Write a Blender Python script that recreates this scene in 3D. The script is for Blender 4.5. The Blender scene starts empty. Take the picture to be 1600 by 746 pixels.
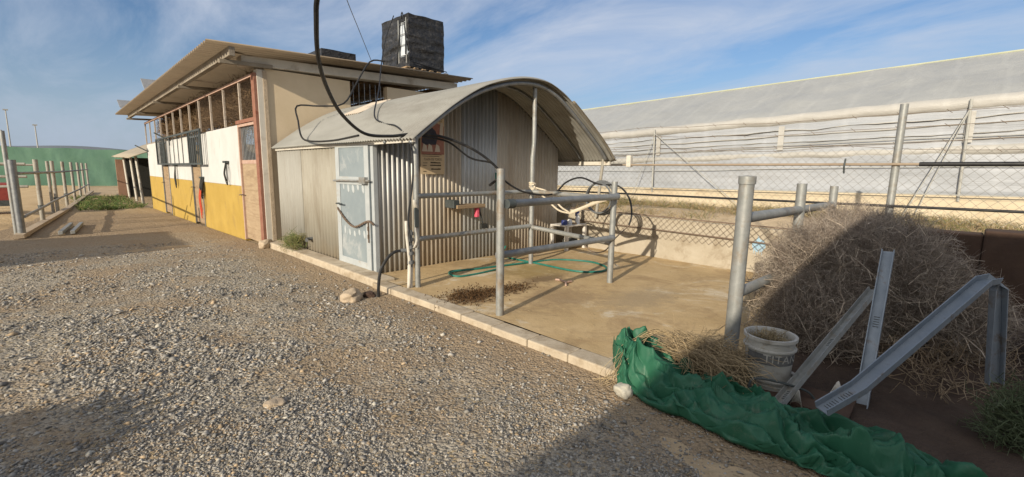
import bpy, bmesh, math, random
import numpy as np
from mathutils import Vector, Matrix, noise
C = bpy.context.scene
COL = C.collection
R = math.radians
RNG = np.random.default_rng(7)
random.seed(7)

# ------------------------------------------------------------------ camera, sky, sun, exposure
CAM = bpy.data.cameras.new('camera'); cam = bpy.data.objects.new('camera', CAM); COL.objects.link(cam)
CAM.sensor_width = 36.0; CAM.lens = 719.4 / 1600 * 36.0; CAM.clip_start = 0.05; CAM.clip_end = 3000
pit, hd, ro = R(8.38), R(44.68), R(0.69)
fw = Vector((math.sin(hd) * math.cos(pit), math.cos(hd) * math.cos(pit), -math.sin(pit)))
r0 = Vector((math.cos(hd), -math.sin(hd), 0)); u0 = r0.cross(fw)
rt = r0 * math.cos(ro) + u0 * math.sin(ro); up = rt.cross(fw)
M4 = Matrix.Identity(4)
for i in range(3):
    M4[i][0], M4[i][1], M4[i][2] = rt[i], up[i], -fw[i]
M4[2][3] = 1.6
cam.matrix_world = M4
C.camera = cam

SUN_EL = R(19.5); SUN_AZ = math.atan2(-1.0, -0.26)      # direction towards the sun, seen from +Y clockwise
W = bpy.data.worlds.new('World'); C.world = W; W.use_nodes = True
wn, wl = W.node_tree.nodes, W.node_tree.links
wn.clear()
sky = wn.new('ShaderNodeTexSky'); sky.sky_type = 'NISHITA'; sky.sun_disc = False
sky.sun_elevation = SUN_EL; sky.sun_rotation = SUN_AZ % (2 * math.pi)
sky.air_density = 1.1; sky.dust_density = 0.3; sky.ozone_density = 3.0
tc = wn.new('ShaderNodeTexCoord'); sep = wn.new('ShaderNodeSeparateXYZ'); wl.new(tc.outputs['Generated'], sep.inputs[0])
def wmath(op, a, b=None, clamp=False):
    n = wn.new('ShaderNodeMath'); n.operation = op; n.use_clamp = clamp
    for k, v in enumerate((a, b)):
        if v is None: continue
        if isinstance(v, (int, float)): n.inputs[k].default_value = v
        else: wl.new(v, n.inputs[k])
    return n.outputs[0]
den = wmath('ADD', wmath('MAXIMUM', sep.outputs['Z'], 0.0), 0.16)
comb = wn.new('ShaderNodeCombineXYZ')
wl.new(wmath('DIVIDE', sep.outputs['X'], den), comb.inputs[0]); wl.new(wmath('DIVIDE', sep.outputs['Y'], den), comb.inputs[1])
mp = wn.new('ShaderNodeMapping'); wl.new(comb.outputs[0], mp.inputs['Vector'])
mp.inputs['Rotation'].default_value = (0, 0, R(-28)); mp.inputs['Scale'].default_value = (0.95, 0.36, 1.0)
nz = wn.new('ShaderNodeTexNoise'); nz.inputs['Scale'].default_value = 1.5; nz.inputs['Detail'].default_value = 7.0
nz.inputs['Roughness'].default_value = 0.62; nz.inputs['Distortion'].default_value = 0.6; wl.new(mp.outputs[0], nz.inputs['Vector'])
cr = wn.new('ShaderNodeMapRange'); wl.new(nz.outputs['Fac'], cr.inputs['Value'])
cr.inputs['From Min'].default_value = 0.39; cr.inputs['From Max'].default_value = 0.74
cr.inputs['To Min'].default_value = 0.0; cr.inputs['To Max'].default_value = 0.85
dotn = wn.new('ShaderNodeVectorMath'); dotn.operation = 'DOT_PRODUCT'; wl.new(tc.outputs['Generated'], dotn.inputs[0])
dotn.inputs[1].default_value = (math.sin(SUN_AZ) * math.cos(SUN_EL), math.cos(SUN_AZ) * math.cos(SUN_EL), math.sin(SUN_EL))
fill_glow = wn.new('ShaderNodeMapRange'); fill_glow.interpolation_type = 'SMOOTHSTEP'; wl.new(dotn.outputs['Value'], fill_glow.inputs['Value'])  # added bright glow on the unseen sun side of the sky, fills the shadows
for k_, v_ in zip(('From Min', 'From Max', 'To Min', 'To Max'), (-.15, 1.0, 0., 1.)): fill_glow.inputs[k_].default_value = v_
cmix = wn.new('ShaderNodeMix'); cmix.data_type = 'RGBA'; wl.new(cr.outputs[0], cmix.inputs[0])
smul = wn.new('ShaderNodeMix'); smul.data_type = 'RGBA'; smul.blend_type = 'MULTIPLY'; smul.inputs[0].default_value = 1.0
wl.new(sky.outputs[0], smul.inputs[6]); smul.inputs[7].default_value = (0.66, 0.71, 0.81, 1); wl.new(smul.outputs[2], cmix.inputs[6]); cmix.inputs[7].default_value = (4.6, 5.0, 5.8, 1)
bg = wn.new('ShaderNodeBackground'); bg.inputs['Strength'].default_value = 0.105
hz = wn.new('ShaderNodeMapRange'); hz.interpolation_type = 'SMOOTHSTEP'; wl.new(sep.outputs['Z'], hz.inputs['Value'])
for k_, v_ in zip(('From Min', 'From Max', 'To Min', 'To Max'), (-.02, .26, .85, 0.)): hz.inputs[k_].default_value = v_
hmix = wn.new('ShaderNodeMix'); hmix.data_type = 'RGBA'; wl.new(hz.outputs[0], hmix.inputs[0]); wl.new(cmix.outputs[2], hmix.inputs[6]); hmix.inputs[7].default_value = (2.9, 3.5, 4.5, 1)
fill_mix = wn.new('ShaderNodeMix'); fill_mix.data_type = 'RGBA'; wl.new(wmath('MULTIPLY', fill_glow.outputs[0], .9), fill_mix.inputs[0]); wl.new(hmix.outputs[2], fill_mix.inputs[6]); fill_mix.inputs[7].default_value = (8.0, 7.9, 7.8, 1)
wl.new(fill_mix.outputs[2], bg.inputs['Color'])
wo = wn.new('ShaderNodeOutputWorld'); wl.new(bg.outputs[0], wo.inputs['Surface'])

SL = bpy.data.lights.new('sun', 'SUN'); SL.energy = 4.4; SL.angle = R(0.5); SL.color = (1.0, 0.885, 0.71)
sun = bpy.data.objects.new('sun', SL); COL.objects.link(sun)
sdir = Vector((math.sin(SUN_AZ) * math.cos(SUN_EL), math.cos(SUN_AZ) * math.cos(SUN_EL), math.sin(SUN_EL)))
sun.rotation_euler = sdir.to_track_quat('Z', 'Y').to_euler()
C.view_settings.view_transform = 'Standard'; C.view_settings.look = 'None'
C.view_settings.exposure = 0.34; C.view_settings.gamma = 1.0
C.view_settings.use_curve_mapping = False

# ------------------------------------------------------------------ helpers
def tag(o, label=None, cat=None, group=None, kind=None):
    if label: o['label'] = label
    if cat: o['category'] = cat
    if group: o['group'] = group
    if kind: o['kind'] = kind
    return o
def empty(name, loc=(0, 0, 0), label=None, cat=None, group=None):
    o = bpy.data.objects.new(name, None); COL.objects.link(o); o.location = loc; o.empty_display_size = 0.1
    return tag(o, label, cat, group)
def link(name, me, mat, parent=None, origin=(0, 0, 0)):
    o = bpy.data.objects.new(name, me); COL.objects.link(o)
    if mat is not None: me.materials.append(mat)
    if parent is not None:
        o.parent = parent
    return o
def V(*a): return Vector(a)
class MB:
    """collects shapes in world coordinates and links them as ONE mesh object"""
    def __init__(s): s.v = []; s.f = []
    def add(s, vs, fs):
        n = len(s.v); s.v.extend([tuple(p) for p in vs]); s.f.extend([tuple(i + n for i in f) for f in fs]); return s
    def box(s, x0, x1, y0, y1, z0, z1):
        vs = [(x, y, z) for z in (z0, z1) for y in (y0, y1) for x in (x0, x1)]
        return s.add(vs, [(0, 2, 3, 1), (4, 5, 7, 6), (0, 1, 5, 4), (2, 6, 7, 3), (0, 4, 6, 2), (1, 3, 7, 5)])
    def obox(s, p0, p1, w, h, upv=(0, 0, 1)):
        p0, p1 = Vector(p0), Vector(p1); d = (p1 - p0).normalized(); u = Vector(upv)
        if abs(d.dot(u)) > .98: u = Vector((0, 1, 0))
        a = d.cross(u).normalized() * w / 2; b = a.cross(d).normalized() * h / 2
        vs = [p + i * a + j * b for p in (p0, p1) for i, j in ((-1, -1), (1, -1), (1, 1), (-1, 1))]
        return s.add(vs, [(3, 2, 1, 0), (4, 5, 6, 7), (0, 1, 5, 4), (1, 2, 6, 5), (2, 3, 7, 6), (3, 0, 4, 7)])
    def tube(s, pts, r, n=8, cap=True):
        P = [Vector(p) for p in pts]; rr = r if hasattr(r, '__len__') else [r] * len(P)
        vs = []; fs = []; ref = None
        for i, p in enumerate(P):
            t = (P[min(i + 1, len(P) - 1)] - P[max(i - 1, 0)])
            t = t.normalized() if t.length > 1e-9 else Vector((0, 0, 1))
            if ref is None:
                ref = Vector((0, 0, 1)) if abs(t.z) < .9 else Vector((1, 0, 0))
            a = t.cross(ref)
            if a.length < 1e-6: a = t.cross(Vector((.3, .8, .1)))
            a.normalize(); b = a.cross(t).normalized(); ref = b
            for k in range(n):
                th = 2 * math.pi * k / n
                vs.append(p + (a * math.cos(th) + b * math.sin(th)) * rr[i])
        m = len(P)
        for i in range(m - 1):
            for k in range(n):
                k2 = (k + 1) % n
                fs.append((i * n + k, i * n + k2, (i + 1) * n + k2, (i + 1) * n + k))
        if cap:
            fs.append(tuple(range(n))[::-1]); fs.append(tuple((m - 1) * n + k for k in range(n)))
        return s.add(vs, fs)
    def prism(s, poly, d):
        n = len(poly); d = Vector(d); P = [Vector(p) for p in poly]
        vs = P + [p + d for p in P]
        fs = [tuple(range(n))[::-1], tuple(range(n, 2 * n))] + [(i, (i + 1) % n, n + (i + 1) % n, n + i) for i in range(n)]
        return s.add(vs, fs)
    def lathe(s, prof, c, n=24, axis=(0, 0, 1)):
        q = Vector((0, 0, 1)).rotation_difference(Vector(axis)); c = Vector(c); vs = []; fs = []
        for r, z in prof:
            for k in range(n):
                th = 2 * math.pi * k / n
                vs.append(c + q @ Vector((r * math.cos(th), r * math.sin(th), z)))
        for i in range(len(prof) - 1):
            for k in range(n):
                k2 = (k + 1) % n
                fs.append((i * n + k, i * n + k2, (i + 1) * n + k2, (i + 1) * n + k))
        return s.add(vs, fs)
    def sheet(s, nu, nv, fn):
        vs = [fn(i / (nu - 1), j / (nv - 1)) for i in range(nu) for j in range(nv)]
        fs = [(i * nv + j, (i + 1) * nv + j, (i + 1) * nv + j + 1, i * nv + j + 1) for i in range(nu - 1) for j in range(nv - 1)]
        return s.add(vs, fs)
    def build(s, name, mat, parent=None, smooth=False, bevel=0, solid=0, fixn=False):
        me = bpy.data.meshes.new(name)
        base = parent_world(parent)
        me.from_pydata([(p[0] - base.x, p[1] - base.y, p[2] - base.z) for p in s.v], [], s.f)
        if fixn:
            bm = bmesh.new(); bm.from_mesh(me); bmesh.ops.recalc_face_normals(bm, faces=bm.faces); bm.to_mesh(me); bm.free()
        o = link(name, me, mat, parent)
        if smooth:
            for p in me.polygons: p.use_smooth = True
            if smooth == 'auto':
                me.set_sharp_from_angle(angle=R(40))
        if solid:
            md = o.modifiers.new('solid', 'SOLIDIFY'); md.thickness = solid; md.offset = 0
        if bevel:
            md = o.modifiers.new('bevel', 'BEVEL'); md.width = bevel; md.segments = 2; md.limit_method = 'ANGLE'
        return o
def parent_world(p):
    v = Vector((0, 0, 0))
    while p is not None:
        v += p.location; p = p.parent
    return v
def spline(pts, n=8):
    P = [Vector(p) for p in pts]; P = [P[0] * 2 - P[1]] + P + [P[-1] * 2 - P[-2]]; out = []
    for i in range(1, len(P) - 2):
        a, b, c, d = P[i - 1:i + 3]
        for k in range(n):
            t = k / n
            out.append(0.5 * ((2 * b) + (c - a) * t + (2 * a - 5 * b + 4 * c - d) * t * t + (3 * b - a - 3 * c + d) * t ** 3))
    out.append(P[-2]); return out
def seg_mesh(name, p0, p1, r0, r1, mat, parent=None, col=None):
    """many thin three-sided twigs, blades or wires as one mesh"""
    p0 = np.asarray(p0, float); p1 = np.asarray(p1, float); n = len(p0)
    b = np.array(parent_world(parent)); p0 = p0 - b; p1 = p1 - b
    d = p1 - p0; d /= np.linalg.norm(d, axis=1, keepdims=True) + 1e-9
    ref = np.where(np.abs(d[:, 2:3]) < .9, np.array([[0, 0, 1.]]), np.array([[1., 0, 0]]))
    a = np.cross(d, ref); a /= np.linalg.norm(a, axis=1, keepdims=True); c = np.cross(a, d)
    r0 = np.broadcast_to(np.asarray(r0, float), (n,))[:, None]; r1 = np.broadcast_to(np.asarray(r1, float), (n,))[:, None]
    vs = np.empty((n, 6, 3))
    for k in range(3):
        th = 2 * math.pi * k / 3; o = a * math.cos(th) + c * math.sin(th)
        vs[:, k] = p0 + o * r0; vs[:, 3 + k] = p1 + o * r1
    base = (np.arange(n) * 6)[:, None, None]
    q = np.array([[0, 1, 4, 3], [1, 2, 5, 4], [2, 0, 3, 5]])[None] + base
    return np_mesh(name, vs.reshape(-1, 3), q.reshape(-1, 4), mat, parent, None if col is None else np.repeat(col, 6, axis=0))
def np_mesh(name, vs, faces, mat, parent=None, col=None, smooth=False):
    me = bpy.data.meshes.new(name); nf, k = faces.shape
    me.vertices.add(len(vs)); me.vertices.foreach_set('co', np.ascontiguousarray(vs, np.float32).ravel())
    me.loops.add(nf * k); me.loops.foreach_set('vertex_index', np.ascontiguousarray(faces, np.int32).ravel())
    me.polygons.add(nf); me.polygons.foreach_set('loop_start', np.arange(nf, dtype=np.int32) * k)
    if smooth: me.polygons.foreach_set('use_smooth', np.ones(nf, bool))
    me.update(calc_edges=True); me.validate()
    if col is not None:
        at = me.color_attributes.new('tint', 'FLOAT_COLOR', 'POINT')
        c4 = np.ones((len(vs), 4), np.float32); c4[:, :3] = col; at.data.foreach_set('color', c4.ravel())
    return link(name, me, mat, parent)

# ------------------------------------------------------------------ materials
def srgb(r, g, b):
    f = lambda c: (c / 255 / 12.92) if c / 255 <= .04045 else ((c / 255 + .055) / 1.055) ** 2.4
    return (f(r), f(g), f(b))
class NT:
    def __init__(s, m): s.t = m.node_tree; s.n = s.t.nodes; s.l = s.t.links
    def new(s, k, **kw):
        x = s.n.new(k)
        for a, v in kw.items(): setattr(x, a, v)
        return x
    def put(s, sock, v):
        if isinstance(v, (int, float)): sock.default_value = v
        elif isinstance(v, (tuple, list)): sock.default_value = tuple(v) + ((1,) if len(v) == 3 and len(sock.default_value) == 4 else ())
        else: s.l.new(v, sock)
    def math(s, op, a, b=0.0, clamp=False):
        x = s.new('ShaderNodeMath', operation=op, use_clamp=clamp); s.put(x.inputs[0], a); s.put(x.inputs[1], b); return x.outputs[0]
    def mix(s, fac, a, b, mode='MIX'):
        x = s.new('ShaderNodeMix', data_type='RGBA', blend_type=mode); s.put(x.inputs[0], fac); s.put(x.inputs[6], a); s.put(x.inputs[7], b); return x.outputs[2]
    def coord(s, scale=(1, 1, 1), rot=(0, 0, 0)):
        tc = s.new('ShaderNodeTexCoord'); m = s.new('ShaderNodeMapping'); s.l.new(tc.outputs['Object'], m.inputs['Vector'])
        m.inputs['Scale'].default_value = scale; m.inputs['Rotation'].default_value = rot; return m.outputs[0]
    def noise(s, vec, scale, detail=5, rough=.6, dist=0):
        x = s.new('ShaderNodeTexNoise'); s.l.new(vec, x.inputs['Vector']); x.inputs['Scale'].default_value = scale
        x.inputs['Detail'].default_value = detail; x.inputs['Roughness'].default_value = rough; x.inputs['Distortion'].default_value = dist; return x.outputs['Fac']
    def rng(s, v, a, b, c=0., d=1., smooth=False):
        x = s.new('ShaderNodeMapRange'); s.put(x.inputs['Value'], v)
        if smooth: x.interpolation_type = 'SMOOTHSTEP'
        for k, q in zip(('From Min', 'From Max', 'To Min', 'To Max'), (a, b, c, d)): x.inputs[k].default_value = q
        return x.outputs[0]
    def bump(s, h, strength, dist=.01, prev=None):
        x = s.new('ShaderNodeBump'); s.put(x.inputs['Height'], h); x.inputs['Strength'].default_value = strength; x.inputs['Distance'].default_value = dist
        if prev is not None: s.l.new(prev, x.inputs['Normal'])
        return x.outputs[0]
def new_mat(name):
    m = bpy.data.materials.new(name); m.use_nodes = True; nt = NT(m); p = nt.n['Principled BSDF']; return m, nt, p
def surf(name, c1, c2, scale=3., rough=.85, metal=0., bump=.3, bscale=60., stretch=(1, 1, 1), dirt=None, dscale=1.3, dlo=.52, dhi=.72, dstretch=None, bdist=.004, spec=.3, detail=6):
    m, nt, p = new_mat(name); v = nt.coord(stretch)
    n1 = nt.rng(nt.noise(v, scale, detail, .65, .3), .32, .68)
    col = nt.mix(n1, c1, c2)
    if dirt is not None:
        v2 = nt.coord(dstretch or stretch)
        col = nt.mix(nt.rng(nt.noise(v2, dscale, 8, .7, .4), dlo, dhi), col, dirt)
    nt.put(p.inputs['Base Color'], col)
    nt.put(p.inputs['Roughness'], nt.rng(nt.noise(v, scale * 2.3, 4), .3, .7, max(rough - .12, .05), min(rough + .08, 1)))
    p.inputs['Metallic'].default_value = metal; p.inputs['Specular IOR Level'].default_value = spec
    if bump: nt.put(p.inputs['Normal'], nt.bump(nt.noise(nt.coord(), bscale, 4, .6), bump, bdist))
    return m
def tint_mat(name, rough=.9, mul=(1, 1, 1)):
    m, nt, p = new_mat(name); a = nt.new('ShaderNodeVertexColor', layer_name='tint')
    nt.put(p.inputs['Base Color'], nt.mix(1.0, a.outputs['Color'], mul, 'MULTIPLY')); p.inputs['Roughness'].default_value = rough
    p.inputs['Specular IOR Level'].default_value = .2; return m

M = {}
M['galv'] = surf('galvanised_pipe', (0.232, 0.241, 0.232), (0.327, 0.331, 0.318), 9, .55, .35, .25, 90, dirt=(0.232, 0.172, 0.112), dscale=4, dlo=.52, dhi=.72)
M['galv_dark'] = surf('weathered_steel_pipe', (.17, .18, .19), (.27, .28, .28), 9, .5, .45, .25, 90, dirt=(.2, .13, .08), dscale=5, dlo=.62, dhi=.75)
M['galv_blue'] = surf('galvanised_channel', (.19, .225, .265), (.27, .305, .345), 6, .5, .3, .2, 70, dirt=(.16, .12, .09), dscale=6, dlo=.55, dhi=.70)
M['concrete'] = surf('concrete', (.34, .295, .225), (.405, .36, .285), 4, .95, 0, .5, 45, dirt=(0.2, 0.152, 0.096), dscale=2.2)
M['concrete_kerb'] = surf('kerb_concrete', (0.37, 0.308, 0.229), (0.493, 0.422, 0.317), 7, .95, 0, .7, 60, dirt=(0.238, 0.176, 0.106), dscale=3.2, dlo=.48)
M['plaster'] = surf('beige_plaster', (.56, .45, .30), (.63, .515, .36), 1.6, .95, 0, .4, 30, dirt=(.44, .335, .215), dscale=1.1, dlo=.6, dhi=.8)
M['plaster_pale'] = surf('pale_render', (.48, .45, .39), (.58, .54, .47), 3, .95, 0, .4, 30, dirt=(.3, .25, .19), dscale=1.6, dlo=.56)
M['white_paint'] = surf('white_wash', (0.48, 0.48, 0.464), (0.544, 0.544, 0.528), 1.5, .9, 0, .3, 25, dirt=(.27, .235, .185), dscale=2.6, dlo=.56, dhi=.86, dstretch=(1, 1, .3))
M['yellow_paint'] = surf('ochre_wash', (.36, .24, .052), (.425, .29, .07), 1.6, .9, 0, .3, 25, dirt=(.25, .165, .065), dscale=2.3, dlo=.55, dhi=.85, dstretch=(1, 1, .6))
M['red_frame'] = surf('faded_red_frame', (.21, .09, .06), (.28, .145, .10), 8, .8, 0, .3, 60, dirt=(.20, .06, .035), dscale=4, dlo=.52, dhi=.66)
M['pink_frame'] = surf('chalky_pink_frame', (.38, .24, .18), (.46, .33, .265), 9, .85, 0, .3, 60, dirt=(.32, .16, .11), dscale=5, dlo=.58)
M['pale_bar'] = surf('pale_painted_bar', (.44, .38, .32), (.55, .48, .41), 9, .8, 0, .2, 60, dirt=(.28, .17, .11), dscale=5, dlo=.58)
M['wood'] = surf('weathered_boards', (.25, .175, .105), (.34, .25, .155), 3, .9, 0, .6, 40, stretch=(1, 1, 9), dirt=(.17, .11, .065), dscale=1.2)
M['wood_door'] = surf('door_boards', (.30, .215, .135), (.39, .295, .19), 2.5, .9, 0, .5, 40, stretch=(1, 1.2, 7), dirt=(.22, .15, .095), dscale=.9)
M['dark_metal'] = surf('dark_green_grey_steel', (.045, .055, .055), (.085, .095, .095), 9, .6, .2, .2, 70)
M['fibro_top'] = surf('fibre_cement_roof', (.22, .20, .165), (.30, .27, .22), 2.2, .95, 0, .5, 40, dirt=(.15, .125, .09), dscale=1.6)
M['fibro_under'] = surf('brown_fibre_cement', (.19, .15, .105), (.24, .19, .135), 1.2, .95, 0, .3, 40, dirt=(.16, .12, .085), dscale=1.2)
M['beam_grey'] = surf('dirty_beam', (.22, .19, .15), (.30, .265, .215), 3, .95, 0, .4, 40, dirt=(.14, .11, .08), dscale=2)
M['arch_roof'] = surf('weathered_roof_sheet', (0.238, 0.234, 0.211), (0.308, 0.302, 0.274), 1.7, .8, 0, .3, 40, stretch=(1, .35, 1), dirt=(0.176, 0.162, 0.139), dscale=1.1, dlo=.5, dhi=.75)
def corr_mat(name, c1, c2, dirt, lo, hi, metal, rough):
    m, nt, p = new_mat(name); v = nt.coord((1, 1, .22)); v0 = nt.coord()
    col = nt.mix(nt.rng(nt.noise(v, 5, 6, .7, .3), .3, .7), c1, c2)
    col = nt.mix(nt.rng(nt.noise(v, 2.4, 8, .7, .5), lo, hi), col, dirt)
    sp = nt.new('ShaderNodeSeparateXYZ'); nt.l.new(v0, sp.inputs[0])
    low = nt.math('ADD', sp.outputs['Z'], nt.math('MULTIPLY', nt.noise(v0, 3.5, 5), -.5))
    col = nt.mix(nt.rng(low, -.2, .12, .4, 0.), col, (.33, .245, .15))
    nt.put(p.inputs['Base Color'], col); p.inputs['Metallic'].default_value = metal; p.inputs['Roughness'].default_value = rough
    p.inputs['Specular IOR Level'].default_value = .35
    nt.put(p.inputs['Normal'], nt.bump(nt.noise(v0, 60, 4), .2, .003)); return m
M['sheet_grey'] = corr_mat('galvanised_corrugated_sheet', (.38, .385, .38), (.50, .50, .47), (.40, .33, .23), .5, .7, .25, .5)
M['sheet_tan'] = corr_mat('stained_corrugated_sheet', (.46, .41, .335), (.55, .50, .415), (.37, .30, .22), .46, .7, .1, .6)
M['sheet_blue'] = corr_mat('newer_zinc_sheet', (.39, .405, .405), (.50, .51, .505), (.27, .26, .245), .56, .75, .35, .45)
M['sheet_cream'] = corr_mat('cream_painted_sheet', (.262, .242, .196), (.315, .297, .25), (0.207, 0.18, 0.138), .5, .75, 0., .7)
M['sheet_white'] = corr_mat('whitened_sheet', (.262, .252, .222), (.315, .307, .277), (0.215, 0.192, 0.156), .52, .8, 0., .7)
M['door_paint'] = surf('blue_grey_door_paint', (0.207, 0.246, 0.268), (0.255, 0.295, 0.312), 2.2, .6, .1, .15, 50, dirt=(0.387, 0.405, 0.405), dscale=1.8, dlo=.55, dhi=.7)
M['door_edge'] = surf('pale_door_paint', (0.333, 0.36, 0.369), (0.396, 0.419, 0.423), 5, .7, 0, .2, 50, dirt=(0.324, 0.297, 0.252), dscale=4, dlo=.58)
M['white_smear'] = surf('pale_filler', (.36, .39, .40), (.42, .45, .455), 8, .8, 0, 0)
M['black_pipe'] = surf('black_plastic_pipe', (.012, .012, .013), (.028, .028, .028), 12, .5, 0, .1, 60, dirt=(.09, .08, .065), dscale=6, dlo=.58, dhi=.8)
M['post_dull'] = surf('dull_pale_post', (.27, .255, .22), (.35, .33, .285), 8, .7, 0, .2, 50, dirt=(.2, .16, .11), dscale=4)
M['grey_pvc'] = surf('grey_pvc', (.10, .105, .11), (.15, .155, .155), 12, .55, 0, .1, 60)
M['white_pvc'] = surf('dusty_white_pvc', (.5, .47, .41), (.6, .57, .5), 10, .7, 0, .2, 50, dirt=(.36, .3, .22), dscale=5)
M['black_wrap'] = surf('black_plastic_wrap', (.012, .012, .013), (.035, .035, .036), 6, .42, 0, 1., 9, dirt=(.10, .095, .09), dscale=7, dlo=.52, dhi=.8, bdist=.05, stretch=(1, 1, 2.2))
M['tank_plastic'] = surf('milky_tank_plastic', (.45, .50, .55), (.56, .6, .64), 4, .5, 0, .1, 30)
M['rust'] = surf('rusty_iron', (.13, .095, .07), (.22, .165, .125), 14, .9, .2, .5, 80)
M['rope'] = surf('pale_rope', (.52, .45, .34), (.62, .55, .43), 30, .95, 0, .7, 160)
M['paper'] = surf('aged_paper', (.52, .39, .235), (.6, .47, .30), 5, .9, 0, .1, 40)
M['ink_dark'] = surf('faded_dark_ink', (.035, .035, .05), (.06, .06, .075), 12, .85, 0, 0)
M['ink_red'] = surf('faded_red_ink', (.28, .12, .09), (.36, .18, .13), 14, .85, 0, 0)
M['ink_cream'] = surf('faded_cream_ink', (.5, .42, .33), (.58, .5, .4), 14, .85, 0, 0)
M['ink_text'] = surf('printed_text', (.06, .045, .03), (.09, .07, .045), 12, .85, 0, 0)
M['pail'] = surf('dirty_white_pail', (.34, .33, .30), (.43, .42, .385), 5, .6, 0, .15, 50, dirt=(.17, .14, .10), dscale=4, dlo=.5, dhi=.68)
M['ink_pail'] = surf('pail_print', (.07, .07, .072), (.16, .16, .155), 14, .7, 0, 0)
M['hose'] = surf('green_hose', (.015, .12, .095), (.03, .18, .14), 14, .5, 0, .1, 60)
M['halter'] = surf('dark_strap', (.02, .022, .02), (.05, .05, .045), 20, .85, 0, .2, 90)
M['red_rope'] = surf('red_rope', (.45, .06, .03), (.55, .1, .05), 20, .9, 0, .2, 90)
M['red_tub'] = surf('dull_red_tub', (.20, .035, .03), (.28, .055, .045), 5, .7, 0, .1, 40)
M['net'] = surf('green_windbreak_net', (.11, .22, .15), (.15, .27, .195), .9, .95, 0, .3, 6, stretch=(1, 1, .5), dirt=(.09, .175, .135), dscale=.6)
M['hut_sheet'] = surf('sandy_tarpaulin', (.30, .26, .19), (.36, .31, .24), 1.2, .95, 0, .3, 20)
M['brick_panel'] = surf('reddish_board', (.30, .17, .11), (.36, .22, .15), 2, .95, 0, .3, 30)
M['dark_soil'] = surf('dark_soil', (.05, .033, .024), (.085, .058, .042), 5, .98, 0, 1., 40, bdist=.02)
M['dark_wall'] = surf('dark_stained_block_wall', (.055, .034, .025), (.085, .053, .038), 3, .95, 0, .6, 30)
M['rock'] = surf('tan_rock', (.36, .285, .20), (.46, .37, .27), 6, .95, 0, .8, 30, bdist=.01)
M['rock_pale'] = surf('pale_rock', (.36, .34, .28), (.46, .43, .36), 8, .95, 0, .8, 40)
M['twig'] = tint_mat('dry_twigs')
M['blade'] = tint_mat('grass_blades')
M['stone'] = tint_mat('gravel_stones', .92)
M['table'] = surf('dusty_white_plastic', (.52, .49, .44), (.62, .59, .54), 6, .6, 0, .1, 40, dirt=(.4, .34, .26), dscale=4)
M['bottle_w'] = surf('white_bottle', (.6, .6, .6), (.7, .7, .7), 6, .4, 0, 0)
M['bottle_b'] = surf('blue_plastic', (.02, .03, .12), (.035, .05, .18), 6, .4, 0, 0)
M['pink'] = surf('pink_plastic', (.6, .08, .13), (.68, .12, .18), 6, .5, 0, 0)
M['brown_pipe'] = surf('orange_brown_pipe', (.25, .195, .14), (.31, .25, .185), 5, .7, 0, .2, 40, dirt=(.25, .18, .12), dscale=3)
M['wire'] = surf('chain_link_wire', (.20, .19, .17), (.27, .26, .235), 20, .6, .4, 0)
M['blue_stain'] = surf('blue_paint_splash', (.25, .40, .52), (.33, .47, .57), 10, .9, 0, 0)
M['gh_post'] = surf('dull_greenhouse_post', (.32, .32, .3), (.4, .4, .37), 6, .7, .1, .1, 40)
M['gh_plinth'] = surf('sandy_greenhouse_plinth', (.44, .37, .26), (.52, .45, .33), 2.5, .95, 0, .4, 25, stretch=(1, .5, 1), dirt=(.36, .28, .18), dscale=1.5)
M['wood_brush'] = surf('brush_back', (.32, .23, .13), (.4, .3, .18), 8, .95, 0, .4, 60)
M['house_wall'] = surf('neighbour_render', (.42, .38, .31), (.5, .46, .38), 2, .95, 0, .4, 25)

def tarp_mat():
    m, nt, p = new_mat('green_woven_tarpaulin'); v = nt.coord()
    col = nt.mix(nt.rng(nt.noise(v, 4, 6, .65), .3, .7), (.013, .082, .044), (.026, .122, .068))
    col = nt.mix(nt.rng(nt.noise(v, 9, 8, .75, .4), .55, .8), col, (.12, .16, .115))
    nt.put(p.inputs['Base Color'], col); p.inputs['Roughness'].default_value = .55; p.inputs['Specular IOR Level'].default_value = .35
    rd = nt.new('ShaderNodeTexNoise', noise_type='RIDGED_MULTIFRACTAL'); nt.l.new(nt.coord((1, .55, 1), (0, 0, .6)), rd.inputs['Vector']); rd.inputs['Scale'].default_value = 5.5; rd.inputs['Detail'].default_value = 2.; rd.inputs['Distortion'].default_value = .8
    b = nt.bump(rd.outputs['Fac'], .55, .022); nt.put(p.inputs['Normal'], nt.bump(nt.noise(v, 220, 2), .3, .002, b)); return m
M['tarp'] = tarp_mat()

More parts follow.
